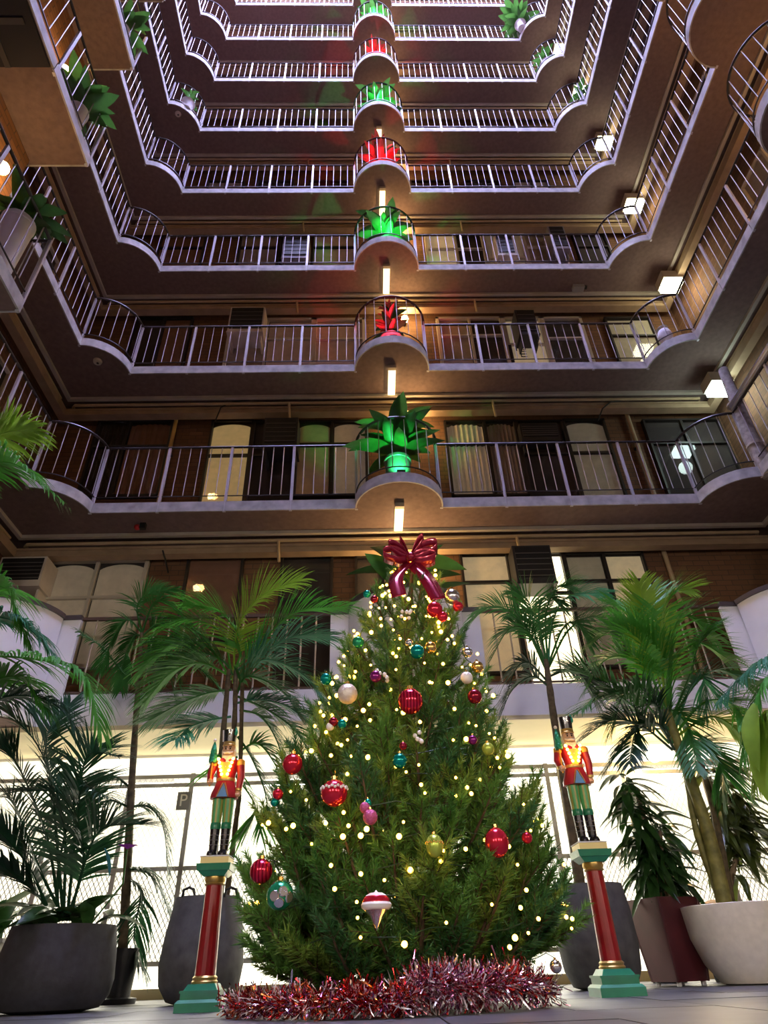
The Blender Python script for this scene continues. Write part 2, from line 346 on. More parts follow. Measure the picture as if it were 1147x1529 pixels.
for a, b, nm in ((-4.0, -.93, 'left'), (.93, 4.0, 'right')):
    t = thing('railing', ((a + b) / 2, D, z + .36), 'thin baluster railing of the first gallery, %s of the tree' % nm, 'railing')
    MB().box(a, b, D - .02, D + .02, z + 1.31, z + 1.35).build('top_rail', m_rail1, t)
    MB().box(a, b, D - .012, D + .012, z + .38, z + .40).build('bottom_rail', m_rail1, t)
    for i in range(1, 17): link('baluster', b1, t, (a + (b - a) * i / 17, D, z))

# ------------------------------------------------------------------ windows and doors on the back galleries
def glass_mat():
    m = bpy.data.materials.new('clear_glass'); m.use_nodes = True; nt = m.node_tree; nt.nodes.remove(nt.nodes['Principled BSDF'])
    a = nt.nodes.new('ShaderNodeBsdfTransparent'); b = nt.nodes.new('ShaderNodeBsdfGlossy'); b.inputs['Roughness'].default_value = .03; b.inputs[0].default_value = (.9, .9, .95, 1)
    x = nt.nodes.new('ShaderNodeMixShader'); x.inputs[0].default_value = .028
    nt.links.new(a.outputs[0], x.inputs[1]); nt.links.new(b.outputs[0], x.inputs[2]); nt.links.new(x.outputs[0], nt.nodes['Material Output'].inputs[0]); return m
m_clear = glass_mat()
def curt(name, col, es=0.): return mat(name, col, .9, var=.1, scale=9, emit=col if es else None, es=es)
C_CREAM = curt('cream_curtain', (.62, .50, .30)); C_LIT = curt('lit_cream_curtain', (.80, .58, .24), .16); C_PALE = curt('pale_curtain', (.55, .47, .34), .05)
C_BROWN = curt('brown_curtain', (.20, .10, .06)); C_GREY = curt('grey_curtain', (.33, .27, .22)); C_PINK = curt('dusty_curtain', (.42, .29, .22), .03)
C_BRIGHT = curt('lit_room_blind', (1., .86, .55), 1.7); C_DIM = curt('lit_pale_blind', (.80, .66, .40), .14)
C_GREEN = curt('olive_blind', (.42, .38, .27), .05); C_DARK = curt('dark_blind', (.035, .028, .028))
WN = [0, 0]
def win(kind, px0, px1, yt, yb, k, frame, cells, label, transom=None, arch=0., pleat=False):
    """cells: list of (x fraction start, end, curtain material or None); transom: fraction of height from the top"""
    a = at(px0, yt, WY); b = at(px1, yt, WY); zt = min((a.z + b.z) / 2, ZK(k + 1) - .06); zf = ZK(k) + .15
    zb = zf if yb is None else max(zf, at((px0 + px1) / 2, yb, WY).z)
    x0, x1 = a.x, b.x; n = 0 if kind == 'window' else 1; WN[n] += 1
    g = thing('%s_%d' % (kind, WN[n]), ((x0 + x1) / 2, WY, zb), label, kind, kind='structure'); y = WY
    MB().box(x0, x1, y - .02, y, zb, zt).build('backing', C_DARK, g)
    w_ = .055 if frame is m_wframe else .035
    for q in ((x0, x0 + w_), (x1 - w_, x1)): MB().box(q[0], q[1], y - .09, y, zb, zt).build('frame', frame, g)
    MB().box(x0, x1, y - .09, y, zt - w_, zt).build('frame', frame, g); MB().box(x0, x1, y - .09, y, zb, zb + w_).build('frame', frame, g)
    for i, (u, v, m) in enumerate(cells):
        cx0 = x0 + (x1 - x0) * u; cx1 = x0 + (x1 - x0) * v
        if u > .01: MB().box(cx0 - .022, cx0 + .022, y - .085, y, zb, zt).build('mullion', frame, g)
        if m:
            t0 = zt - w_ - .03; nseg = 14; pts = []
            for j in range(nseg + 1):
                f = j / nseg; xx = cx0 + .04 + (cx1 - cx0 - .08) * f; pts.append((xx, t0 - arch * (1 - math.sqrt(max(0, 1 - (2 * f - 1) ** 2 * .8)))))
            vs = []; fs = []
            for j, (xx, zz) in enumerate(pts):
                yy = y - .035 + (.012 * (1 if j % 2 else -1) if pleat else 0); vs += [(xx, yy, zb + w_), (xx, yy, zz)]
                if j: fs.append((2 * j - 2, 2 * j, 2 * j + 1, 2 * j - 1))
            MB().add(vs, fs).build('curtain', m, g)
        MB().box(cx0 + .02, cx1 - .02, y - .066, y - .06, zb + .02, zt - .02).build('pane', m_clear, g)
    if transom:
        zz = zt - (zt - zb) * transom; MB().box(x0, x1, y - .088, y, zz - .02, zz + .02).build('transom', frame, g)
    return g
N = None
win('window', 75, 226, 838, 1000, 1, m_wframe, [(0, .5, C_PALE), (.5, 1, C_PALE)], 'white framed double window with arched curtains beside the white air conditioner', .38, .16)
win('window', 283, 366, 832, 960, 1, m_dark, [(0, 1, C_BROWN)], 'single dark framed window with brown blind on the first gallery')
win('door', 421, 498, 832, None, 1, m_dark, [(0, 1, C_DARK)], 'dark doorway on the first gallery left of the tree', .28)
win('window', 530, 576, 832, 960, 1, m_dark, [(0, 1, C_DARK)], 'narrow dark window just left of the tree top bow')
win('window', 685, 757, 828, 1010, 1, m_dark, [(0, 1, C_DIM)], 'pale lit window directly right of the bow', .27)
win('door', 757, 838, 828, None, 1, m_dark, [(0, 1, C_BRIGHT)], 'brightly lit doorway below the black air conditioner', .27)
win('window', 838, 957, 828, 1000, 1, m_dark, [(0, .5, C_GREEN), (.5, 1, C_DIM)], 'two pane dark framed window right of the lit doorway', .27)
win('window', 150, 262, 632, 745, 2, m_dark, [(0, .42, C_DARK), (.42, 1, C_BROWN)], 'dark window with brown curtain at the left end of the second gallery', .36, .08, True)
win('door', 318, 380, 632, None, 2, m_dark, [(0, 1, C_LIT)], 'door with lit cream arched panel on the second gallery', .33, .14)
win('door', 380, 445, 632, None, 2, m_dark, [(0, 1, C_DARK)], 'dark doorway under a black air conditioner, second gallery left', .33)
win('window', 445, 548, 632, 745, 2, m_dark, [(0, .5, C_CREAM), (.5, 1, C_PALE)], 'pair of cream arched window panes left of the green lit plant', .33, .14)
win('window', 662, 768, 632, 745, 2, m_dark, [(0, .56, C_PALE), (.56, 1, C_GREY)], 'window with pleated pale curtains right of the green lit plant', .33, .12, True)
win('door', 768, 838, 632, None, 2, m_dark, [(0, 1, C_DARK)], 'dark doorway on the second gallery right', .33)
win('door', 838, 900, 630, None, 2, m_dark, [(0, 1, C_GREEN)], 'door with pale olive arched panel on the second gallery right', .33, .14)
win('window', 956, 1070, 630, 745, 2, m_dark, [(0, .5, C_DARK), (.5, 1, C_DARK)], 'unlit dark window at the right end of the second gallery', .33)
win('window', 205, 290, 478, 560, 3, m_dark, [(0, .5, C_DARK), (.5, 1, C_BROWN)], 'dark window at the left end of the third gallery')
win('window', 345, 470, 480, 560, 3, m_wframe, [(0, .45, C_GREY), (.45, 1, C_PINK)], 'dusky curtained window under the white air conditioner, third gallery', .4)
win('window', 470, 545, 480, 560, 3, m_wframe, [(0, 1, C_PINK)], 'pinkish lit window left of the red lit plant', .4)
win('window', 650, 748, 478, 560, 3, m_wframe, [(0, .5, C_GREY), (.5, 1, C_DARK)], 'white framed sash window right of the red lit plant', .35)
win('door', 748, 806, 478, None, 3, m_wframe, [(0, 1, C_DIM)], 'cream door panel with dark scrawl on the third gallery', .35)
win('window', 806, 866, 478, 560, 3, m_wframe, [(0, 1, C_DARK)], 'white framed dark window right of the cream door', .4)
win('window', 900, 968, 478, 560, 3, m_dark, [(0, 1, C_GREEN)], 'olive blind window at the right end of the third gallery', .35)
win('window', 245, 312, 348, 410, 4, m_dark, [(0, 1, C_BROWN)], 'dim window at the left end of the fourth gallery', .4)
win('window', 362, 420, 348, 410, 4, m_dark, [(0, 1, C_GREY)], 'grey blind window left part of the fourth gallery', .4)
win('door', 420, 462, 346, None, 4, m_dark, [(0, 1, C_DARK)], 'dark doorway on the fourth gallery left of centre', .4)
win('window', 468, 532, 348, 410, 4, m_dark, [(0, 1, C_PINK)], 'warm tinted window left of the round balcony, fourth gallery', .4)
win('window', 632, 718, 346, 410, 4, m_wframe, [(0, .52, C_DIM), (.52, 1, C_DARK)], 'white framed half lit window right of the round balcony, fourth gallery', .45)
win('door', 718, 775, 346, None, 4, m_wframe, [(0, 1, C_PALE)], 'pale door under a white air conditioner, fourth gallery', .4)
win('window', 775, 832, 346, 410, 4, m_wframe, [(0, 1, C_GREY)], 'white framed grey window on the fourth gallery right', .4)
win('window', 850, 898, 346, 410, 4, m_dark, [(0, 1, C_DARK)], 'dark window at the right end of the fourth gallery', .4)
def win2(k, x0, x1, m, label):
    z0 = ZK(k) + .9; z1 = ZK(k) + 2.2; WN[0] += 1
    g = thing('window_%d' % WN[0], ((x0 + x1) / 2, WY, z0), label, 'window', kind='structure')
    MB().box(x0, x1, WY - .03, WY, z0, z1).build('backing', m, g)
    for q in (x0, (x0 + x1) / 2 - .02, x1 - .04): MB().box(q, q + .04, WY - .08, WY, z0, z1).build('frame', m_dark, g)
    MB().box(x0, x1, WY - .08, WY, z1 - .04, z1).build('frame', m_dark, g); MB().box(x0, x1, WY - .05, WY - .045, z0, z1).build('pane', m_clear, g)
for k in (5, 6, 7, 8):
    for s_, nm in ((-1, 'left'), (1, 'right')):
        for i, (a, b) in enumerate(((.75, 1.75), (2.1, 3.0), (3.3, 4.2))):
            win2(k, min(s_ * a, s_ * b), max(s_ * a, s_ * b), (C_DARK, C_GREY, C_DARK)[(i + k) % 3], 'dark window on the %s gallery, %s one to the %s of the round balcony' % (ORD[k], ('nearest', 'second', 'third')[i], nm))
def side_win(k, s_, y0, y1, m, label):
    z0 = ZK(k) + .8; z1 = ZK(k) + 2.2; x = s_ * WX; WN[0] += 1; q0, q1 = sorted((x, x - s_ * .03)); r0, r1 = sorted((x, x - s_ * .08))
    g = thing('window_%d' % WN[0], (x, (y0 + y1) / 2, z0), label, 'window', kind='structure')
    MB().box(q0, q1, y0, y1, z0, z1).build('backing', m, g)
    for q in (y0, (y0 + y1) / 2 - .02, y1 - .04): MB().box(r0, r1, q, q + .04, z0, z1).build('frame', m_wframe, g)
    for q in (z0, (z0 + z1) / 2, z1 - .04): MB().box(r0, r1, y0, y1, q, q + .04).build('frame', m_wframe, g)
    MB().box(x - s_ * .05 - .003, x - s_ * .05 + .003, y0, y1, z0, z1).build('pane', m_clear, g)
for k in (2, 3, 4, 5):
    side_win(k, 1, 4.2, 5.5, C_GREY if k < 4 else C_DARK, 'white framed window on the right wall of the %s gallery' % ORD[k])
    side_win(k, -1, 5.6, 6.8, C_DARK, 'dark window on the left wall of the %s gallery' % ORD[k])
# dark scrawl and letter slot on the cream door of the third gallery
p = at(775, 524, WY - .11); q = at(765, 525, WY - .11)
g = thing('door_marking', (p.x, WY - .1, p.z), 'dark hand scrawled mark and slot on the cream third gallery door', 'marking')
MB().box(q.x - .05, q.x + .01, WY - .105, WY - .09, q.z - .28, q.z + .2).build('slot', m_black, g)
text_obj('scrawl', 'ma', .26, (p.x + .06, WY - .1, p.z - .02), m_black, g, (PI / 2, -PI / 2, 0))
MB().box(p.x - .02, p.x + .42, WY - .092, WY - .085, p.z - .5, p.z + .45).build('panel', C_DIM, g)

# air conditioners
def aircon(px0, px1, y0, y1, m, label, dep=.42, dark=True):
    a = at(px0, y0, WY - dep); b = at(px1, y1, WY - dep); x0, x1, z1, z0 = a.x, b.x, a.z, b.z; yf = WY - dep
    if z1 - z0 < .28: z0 = z1 - .30
    g = thing('air_conditioner', ((x0 + x1) / 2, WY - dep / 2, z0), label, 'air conditioner', 'window air conditioners')
    MB().box(x0, x1, yf, WY, z0, z1).build('case', m, g)
    MB().box(x0 + .03, x1 - .03, yf - .012, yf + .01, z0 + .07, z1 - .03).build('grille', m_black, g)
    sl = MB().box(-(x1 - x0) / 2 + .03, (x1 - x0) / 2 - .03, -.005, .005, 0, .01).mesh('slat', mat('slat_grey', (.12, .11, .10), .6))
    for i in range(5): link('slat', sl, g, ((x0 + x1) / 2, yf - .015, z0 + .09 + i * (z1 - z0 - .14) / 5))
    MB().box(x0 - .01, x1 + .01, yf - .01, WY, z0 - .03, z0).build('shelf', m, g)
    for q in (x0 + .03, x1 - .06): MB().box(q, q + .03, yf + .1, WY, z0 - .2, z0 - .03).build('bracket', m, g)
m_ac = mat('white_case', (.62, .55, .46), .6, var=.1, scale=4); m_acd = mat('dark_case', (.03, .028, .03), .5)
aircon(3, 58, 832, 872, m_ac, 'white window air conditioner at the far left of the first gallery')
aircon(764, 832, 815, 868, m_acd, 'black window air conditioner above the lit doorway')
aircon(396, 443, 624, 665, m_acd, 'black air conditioner on the second gallery left of centre')
aircon(775, 838, 632, 656, m_acd, 'black air conditioner on the second gallery right of centre', .25)
aircon(345, 392, 459, 494, m_ac, 'white air conditioner on the third gallery')
aircon(768, 806, 463, 498, m_acd, 'black air conditioner above the cream door with the scrawl')
aircon(424, 460, 352, 384, mat('grey_case', (.25, .23, .24), .6), 'grey air conditioner on the fourth gallery left of the round balcony')
aircon(738, 772, 352, 380, m_ac, 'white air conditioner on the fourth gallery right of the round balcony')
aircon(817, 852, 338, 370, mat('grey_case', (.25, .23, .24), .6), 'grey air conditioner at the right end of the fourth gallery')

# vertical yellow pipes and cables
for px, yt, yb, k, lab in ((262, 632, 752, 2, 'yellow vertical pipe at left on the second gallery wall'), (940, 630, 745, 2, 'brown vertical pipe beside the dark right window, second gallery'), (992, 826, 915, 1, 'beige vertical pipe on the bare brick at right, first gallery')):
    a = at(px, yt, WY - .06); t = thing('pipe', (a.x, a.y, ZK(k) + .15), lab, 'pipe')
    MB().tube([(a.x, a.y, ZK(k) + .15), (a.x, a.y, ZK(k + 1) - .02)], .035, 10).build('tube', m_yel if px == 262 else m_pipe, t, True)
    for zz in (.6, 1.8): MB().box(a.x - .05, a.x + .05, WY - .06, WY, ZK(k) + zz, ZK(k) + zz + .03).build('clip', m_black, t)
for i, (pts, lab) in enumerate((([(321, 630), (330, 608), (348, 600), (372, 597)], 'black cable looping under the third gallery at left'), ([(893, 628), (900, 610), (912, 600), (935, 597)], 'black cable looping under the third gallery at right'), ([(243, 822), (247, 836), (251, 855)], 'short black cable hanging over the first gallery brick'))):
    P = [at(x, y, 7.97) for x, y in pts]; tag(MB().tube(P, .012, 6).build('cable', m_black, None, True, P[0]), lab, 'cable')

# ------------------------------------------------------------------ lamps of the galleries
m_cool = mat('cool_lamp', (1, 1, 1), .5, emit=(.75, 1, .92), es=14); m_yw = mat('pale_yellow_lamp', (1, 1, .9), .5, emit=(1, .98, .66), es=14)
for k in range(2, 9):
    wall_globe('wall_lamp', (.36, 8.14, ZK(k) + 2.34), 'warm globe lamp on the back wall behind the %s round balcony' % ORD[k], 23 if k < 5 else 12, group='centre wall lamps')
wall_globe('wall_lamp', (.12, 8.14, ZK(1) + 2.15), 'warm globe lamp on the first gallery wall hidden by the tree top', 50)
m_batten = mat('batten_diffuser', (.95, .85, .6), .5, emit=(1, .80, .42), es=1.6)
for k in range(2, 7):
    z = ZK(k); t = thing('batten_lamp', (0, 7.55, z), 'cream batten lamp under the %s round balcony' % ORD[k], 'lamp', 'batten lamps under the round balconies')
    MB().box(-.06, .06, 7.28, 7.84, z - .07, z - .012).build('diffuser', m_batten, t); MB().box(-.062, .062, 7.22, 7.28, z - .075, z - .005).build('end_cap', m_cond, t); MB().box(-.05, .05, 7.25, 7.84, z - .012, z - .001).build('tray', m_cond, t)
for k in range(2, 8):
    p = V((5.42, 7.45, ZK(k) + 2.33)); t = thing('corner_lamp', p, 'bright box lamp in the right rear corner of the %s gallery' % ORD[k], 'lamp', 'right corner lamps')
    s_ = .17
    MB().box(p.x - s_, p.x + s_, p.y - s_ * .8, p.y + s_ * .8, p.z, p.z + .1).build('diffuser', m_cool if k == 2 else m_yw, t)
    MB().box(p.x - s_ - .02, p.x + s_ + .02, p.y - s_ * .8 - .02, p.y + s_ * .8 + .02, p.z + .1, p.z + .3).build('housing', m_cond, t)
    lamp('corner_light', 'POINT', p - V((0, .1, .25)), 7, (.8, 1, .9) if k == 2 else (1, .95, .7), .12)
for k, y_, z_ in ((2, 3.57, 7.33), (3, 3.59, 9.89), (4, 3.86, 12.3)): wall_globe('wall_lamp', (-4.32, y_, z_), 'warm globe lamp over the left platform of the %s gallery' % ORD[k], 10, (1, .5, .16), .07, d=(-1, 0, 0))
for k in (2, 3, 4): tag(MB().box(-5.85, -4.46, 2.3, 3.95, ZK(k) + .15, ZK(k + 1)).build('wall_lobby_%d' % k, brick_mat('lobby_brick_%d' % k, (.34, .16, .06), (.26, .12, .045), (.15, .09, .05), 1)), 'orange brick lobby wall behind the left platform, %s gallery' % ORD[k], 'wall', kind='structure')
wall_globe('wall_lamp', (5.72, 3.6, ZK(4) + 1.3), 'warm globe lamp on the right wall of the fourth gallery', 22, (1, .5, .16), .07, d=(1, 0, 0))
wall_globe('wall_lamp', (5.72, 3.6, ZK(3) + 1.3), 'warm globe lamp on the right wall of the third gallery', 22, (1, .5, .16), .07, d=(1, 0, 0))
# unseen globe lamps added on the near wall, inferred from camera-side light
for i, x in enumerate((-4, -1.4, 1.4, 4)):
    wall_globe('wall_lamp', (x, -1.88, 2.15), 'added unseen white globe lamp on the near wall under the first gallery, %s from the left' % ('first', 'second', 'third', 'fourth')[i], 125, (1, .93, .82), .09, d=(0, -1, 0))

# left wall: dark panel under the near part of the platform
m_dkbar = mat('dull_bar', (.05, .045, .05), .7)
z = ZK(3); g = thing('trim_22', (-4.6, 2.5, z), 'dark recessed panel with grey cross bars at top left', 'soffit', kind='structure')
MB().box(-5.8, -3.81, 1.6, 2.95, z - .03, z - .006).build('panel', m_darkpanel, g); MB().box(-5.8, -3.9, 2.50, 2.56, z - .045, z - .03).build('bar', m_dkbar, g); MB().box(-4.28, -4.22, 1.6, 2.95, z - .045, z - .03).build('bar', m_dkbar, g)
# right: post and metal capped sheet at the second gallery
t = thing('post', (4.98, 6.72, ZK(2)), 'rough grey round post at the right corner of the second gallery', 'post')
MB().tube([(4.98, 6.72, ZK(2) - .02), (4.97, 6.74, ZK(2) + .7), (5.0, 6.72, ZK(2) + 1.4), (5.03, 6.72, ZK(2) + 2.05)], [.10, .105, .085, .07], 14).build('shaft', mat('rough_grey', (.36, .33, .29), .9, var=.35, scale=14, bump=.6), t, True)
for zz in (.5, 1.3): MB().tube([(4.97, 6.73, ZK(2) + zz), (4.97, 6.73, ZK(2) + zz + .03)], .115, 14).build('band', m_cond, t, True)
t = thing('metal_cap', (4.92, 5.6, ZK(2) + 1.2), 'shiny bluish metal capping along the right railing of the second gallery', 'capping')
MB().tube([(4.9, 3.0, ZK(2) + 1.27), (4.9, 6.72, ZK(2) + 1.27)], .05, 12).build('cap', mat('blue_steel', (.55, .58, .72), .3, .8), t, True)
MB().box(4.87, 4.93, 3.0, 6.72, ZK(2) + 1.19, ZK(2) + 1.24).build('flange', m_steel, t)
# small things on the undersides: smoke detector, floodlight heads
p = at_z(146, 539, ZK(3)); t = thing('smoke_detector', p, 'round cream ceiling detector under the third gallery at left', 'detector')
MB().lathe((p.x, p.y, p.z - .05), [(.03, 0), (.06, .01), (.07, .05)], 16).build('body', m_cond, t, True); MB().tube([(p.x + .01, p.y, p.z - .055), (p.x + .01, p.y, p.z - .045)], .02, 10).build('sensor', m_black, t)
p = at_z(266, 170, ZK(6)); t = thing('smoke_detector', p, 'round cream ceiling detector under the sixth gallery at left', 'detector')
MB().lathe((p.x, p.y, p.z - .05), [(.03, 0), (.06, .01), (.07, .05)], 16).build('body', m_cond, t, True); MB().tube([(p.x + .01, p.y, p.z - .055), (p.x + .01, p.y, p.z - .045)], .02, 10).build('sensor', m_black, t)
p = at_z(206, 782, ZK(2)); t = thing('alarm_bell', p, 'small red alarm bell with black bracket under the second gallery', 'bell')
MB().ball(p - V((0, 0, .06)), .045, 12).build('bell', mat('red_gloss', (.45, .02, .02), .3), t, True); MB().box(p.x + .04, p.x + .12, p.y - .03, p.y + .03, p.z - .09, p.z).build('bracket', m_black, t)
p = at_z(863, 428, ZK(4)); t = thing('junction_box', p, 'grey junction box under the fourth gallery at right', 'box')
MB().box(p.x - .11, p.x + .11, p.y - .06, p.y + .06, p.z - .08, p.z).build('case', m_steel, t); MB().box(p.x + .11, p.x + .17, p.y - .03, p.y + .03, p.z - .05, p.z).build('gland', m_black, t)

# ------------------------------------------------------------------ leaves and plants
def leaf_mesh(name, w, droop, fold, m, n=7):
    mb = MB(); vs = []
    for i in range(n + 1):
        u = i / n; ww = w * (math.sin(PI * min(1, .05 + .95 * u)) ** .75) if i < n else 0.002
        cz = -droop * u * u; vs += [(u, -ww, cz + fold * ww), (u, 0, cz), (u, ww, cz + fold * ww)]
    fs = [(3 * i + j, 3 * i + 3 + j, 3 * i + 4 + j, 3 * i + 1 + j) for i in range(n) for j in (0, 1)]
    return mb.add(vs, fs).mesh(name, m, True)
m_gleaf = mat('dark_glossy_leaf', (.025, .075, .02), .28, var=.4, scale=6, trans=.15)
m_gleaf2 = mat('mid_green_leaf', (.05, .16, .035), .35, var=.35, scale=5, trans=.25)
m_oleaf = mat('olive_leaf', (.06, .085, .02), .3, var=.4, scale=6, trans=.2)
m_rleaf = mat('croton_red_leaf', (.30, .035, .03), .4, var=.4, scale=6, trans=.2)
BROAD = leaf_mesh('leaf', .20, .45, .3, m_gleaf2); BROADD = leaf_mesh('leaf', .20, .5, .3, m_gleaf); REDL = leaf_mesh('leaf', .14, .2, .4, m_rleaf); DRAC = leaf_mesh('leaf', .12, .7, .35, m_gleaf); DRACO = leaf_mesh('leaf', .12, .7, .35, m_oleaf)
def put_leaf(me, parent, p, az, el, L, roll=0):
    q = Matrix.Rotation(az, 4, 'Z') @ Matrix.Rotation(-el, 4, 'Y') @ Matrix.Rotation(roll, 4, 'X')
    return link('leaf', me, parent, p, q.to_quaternion(), (L, L, L))
def pot(parent, c, prof, m, n=28, name='pot', sx=1, sy=1): return MB().lathe(c, prof, n, sx, sy).build(name, m, parent, True)
m_soil = mat('soil', (.05, .035, .025), .95, var=.4, scale=30, bump=.5)
m_bpot = mat('green_black_pot', (.10, .13, .12), .4); m_gar = mat('garnet_pot', (.25, .20, .22), .4)
spec = {2: ('green', 30, .62, BROAD), 3: ('red', 44, .30, REDL), 4: ('green', 26, .52, BROAD), 5: ('red', 30, .50, REDL), 6: ('green', 28, .52, BROAD), 7: ('red', 28, .48, REDL), 8: ('green', 26, .50, BROAD)}
for k, (cn, n, L, me) in spec.items():
    zt = ZK(k) + .15; c = V((0, 7.17, zt)); rr = random.Random(k)
    t = thing('potted_plant', c, 'broad leaved potted plant lit %s on the %s round balcony' % (cn, ORD[k]), 'plant', 'spotlit balcony plants')
    ph = .55 if k == 2 else .4
    pot(t, c, [(.15, 0), (.17, .03), (.185, ph - .05), (.20, ph - .04), (.20, ph), (.17, ph), (.16, ph - .03)], m_bpot if cn == 'green' else m_gar)
    MB().lathe(c + V((0, 0, ph - .03)), [(.16, 0), (.005, .02)], 16).build('soil', m_soil, t)
    h = .6 if k in (2, 4) else .8
    MB().tube([c + V((0, 0, ph - .05)), c + V((.01, .02, ph + h))], [.03, .015], 8).build('stem', m_oleaf, t, True)
    for i in range(n):
        u = i / n; put_leaf(me if rr.random() < .75 else BROADD, t, c + V((rr.uniform(-.03, .03), rr.uniform(-.03, .03), ph + h * (.1 + .9 * u))), i * 2.4 + rr.uniform(-.3, .3), rr.uniform(.3, .8) + .35 * u, L * rr.uniform(.7, 1.15), rr.uniform(-.4, .4))
    # floodlight at the foot of the pot
    f = V((.02, 6.86, zt + .10)); col = (.05, 1, .25) if cn == 'green' else (1, .03, .06)
    t2 = thing('floodlight', (f.x, f.y, zt), 'small %s floodlight in front of the pot on the %s round balcony' % (cn, ORD[k]), 'floodlight', 'coloured floodlights')
    MB().frust((f.x, f.y), zt + .03, zt + .09, .05, .06).build('body', m_black, t2); MB().box(f.x - .05, f.x + .05, f.y - .05, f.y + .05, zt + .09, zt + .095).build('lens', mat('lens_' + cn, col, .3, emit=col, es=6), t2); MB().box(f.x - .06, f.x + .06, f.y - .01, f.y + .01, zt, zt + .04).build('stand', m_black, t2)
    lamp('flood_' + cn, 'SPOT', f + V((0, -.03, .02)), (55 if cn == 'green' else 50) * (1 if k < 4 else 1.7), col, .02, (0, 7.22, zt + .75), 80, .6)
c = V((0, 7.15, ZK(1) + .15)); t = thing('potted_plant', c, 'large leaved plant on the white first balcony behind the bow', 'plant'); rr = random.Random(4)
pot(t, c, [(.15, 0), (.2, .4), (.22, .42), (.18, .42)], m_bpot); MB().tube([c + V((0, 0, .4)), c + V((0, 0, 1.75))], [.04, .02], 8).build('stem', m_oleaf, t, True)
for i in range(22): put_leaf(BROADD if i % 3 else BROAD, t, c + V((0, 0, .9 + .85 * i / 22)), i * 2.4 + .2, rr.uniform(.1, .8), .75 * rr.uniform(.7, 1.1), rr.uniform(-.3, .3))
# plants on gallery corners
def corner_plant(px, py, k, X, label, n=22, L=.4, me=None, potm=None, Y=None):
    p = at_x(px, py, X) if X else at(px, py, Y); c = V((p.x, p.y, ZK(k) + .15)); rr = random.Random(px)
    t = thing('potted_plant', c, label, 'plant')
    pot(t, c, [(.11, 0), (.15, .28), (.17, .30), (.14, .30)], potm or m_white, 18)
    for i in range(n): put_leaf(me or BROAD, t, c + V((0, 0, .3 + .6 * i / n)), i * 2.4, rr.uniform(.0, .9), L * rr.uniform(.7, 1.2), rr.uniform(-.4, .4))
def tub(c, r, h, label, n, L, me):
    c = V(c); rr = random.Random(int(c.z * 7)); t = thing('potted_plant', c, label, 'plant')
    pot(t, c, [(r * .8, 0), (r * .88, .03), (r, h - .06), (r * 1.06, h - .05), (r * 1.06, h), (r * .92, h), (r * .9, h - .05)], m_white, 24)
    MB().lathe(c + V((0, 0, h - .06)), [(r * .9, 0), (.01, .03)], 16).build('soil', m_soil, t)
    for i in range(n): put_leaf(me, t, c + V((rr.uniform(-.06, .06), rr.uniform(-.06, .06), h + .3 * i / n)), i * 2.4, rr.uniform(.1, 1.1), L * rr.uniform(.7, 1.2), rr.uniform(-.4, .4))
tub((-4.0, 3.75, ZK(2) + .15), .155, .95, 'leafy plant in a tall white tub on the second platform at left', 20, .38, BROADD)
tub((-3.98, 3.72, ZK(3) + .15), .125, .6, 'leafy plant in a white tub on the third platform at left', 22, .42, BROAD)
tub((-3.98, 3.72, ZK(4) + .15), .12, .45, 'leafy plant in a white tub on the fourth platform at left', 18, .38, BROAD)
corner_plant(283, 148, 6, None, 'small green plant with white pot in the left corner of the sixth gallery', 14, .22, Y=6.95)
corner_plant(775, 32, 8, None, 'bushy green plant hanging over the right corner of the eighth gallery', 34, .5, Y=7.1)
corner_plant(812, 88, 7, None, 'pale green plant in the right corner of the seventh gallery', 20, .3, Y=7.1)
corner_plant(872, 148, 6, None, 'green plant in the right corner of the sixth gallery', 16, .3, Y=6.9)
# white stone vase, white water drum
p = V((4.62, 7.08, ZK(3) + .15)); t = thing('vase', p, 'white stone vase in the right corner of the third gallery', 'vase')
pot(t, p, [(.09, 0), (.10, .03), (.06, .1), (.12, .3), (.10, .42), (.07, .46), (.09, .5), (.07, .5), (.05, .45)], m_white, 18, 'body'); MB().lathe(p + V((0, 0, .49)), [(.085, 0), (.095, .01), (.085, .025)], 18).build('lip', m_white, t, True)

# ------------------------------------------------------------------ palms
m_pal = [mat('palm_green_%d' % i, c, .5, var=.3, scale=3, trans=.3, spec=.3) for i, c in enumerate(((.06, .26, .03), (.035, .16, .035), (.012, .055, .025), (.18, .32, .03), (.04, .20, .11)))]
m_trunk = mat('palm_trunk', (.10, .075, .04), .8, var=.5, scale=20, bump=.4); m_gtrunk = mat('green_palm_trunk', (.20, .19, .05), .6, var=.4, scale=14, bump=.2)
def crv(P, n):
    P = [V(p) for p in P]; out = []
    if len(P) == 2: P.insert(1, (P[0] + P[1]) / 2)
    E = [P[0] * 2 - P[1]] + P + [P[-1] * 2 - P[-2]]
    for s in range(n + 1):
        f = s / n * (len(P) - 1); i = min(int(f), len(P) - 2); t = f - i; a, b, c, d = E[i:i + 4]
        out.append(.5 * ((2 * b) + (c - a) * t + (2 * a - 5 * b + 4 * c - d) * t * t + (3 * b - a - 3 * c + d) * t ** 3))
    return out
def frond(parent, pts, L=.35, n=30, **kw):
    kw['droop'] = kw.get('droop', .35) * .5; return frond_(parent, pts, L=L * 1.15, n=int(n * 1.75), **kw)
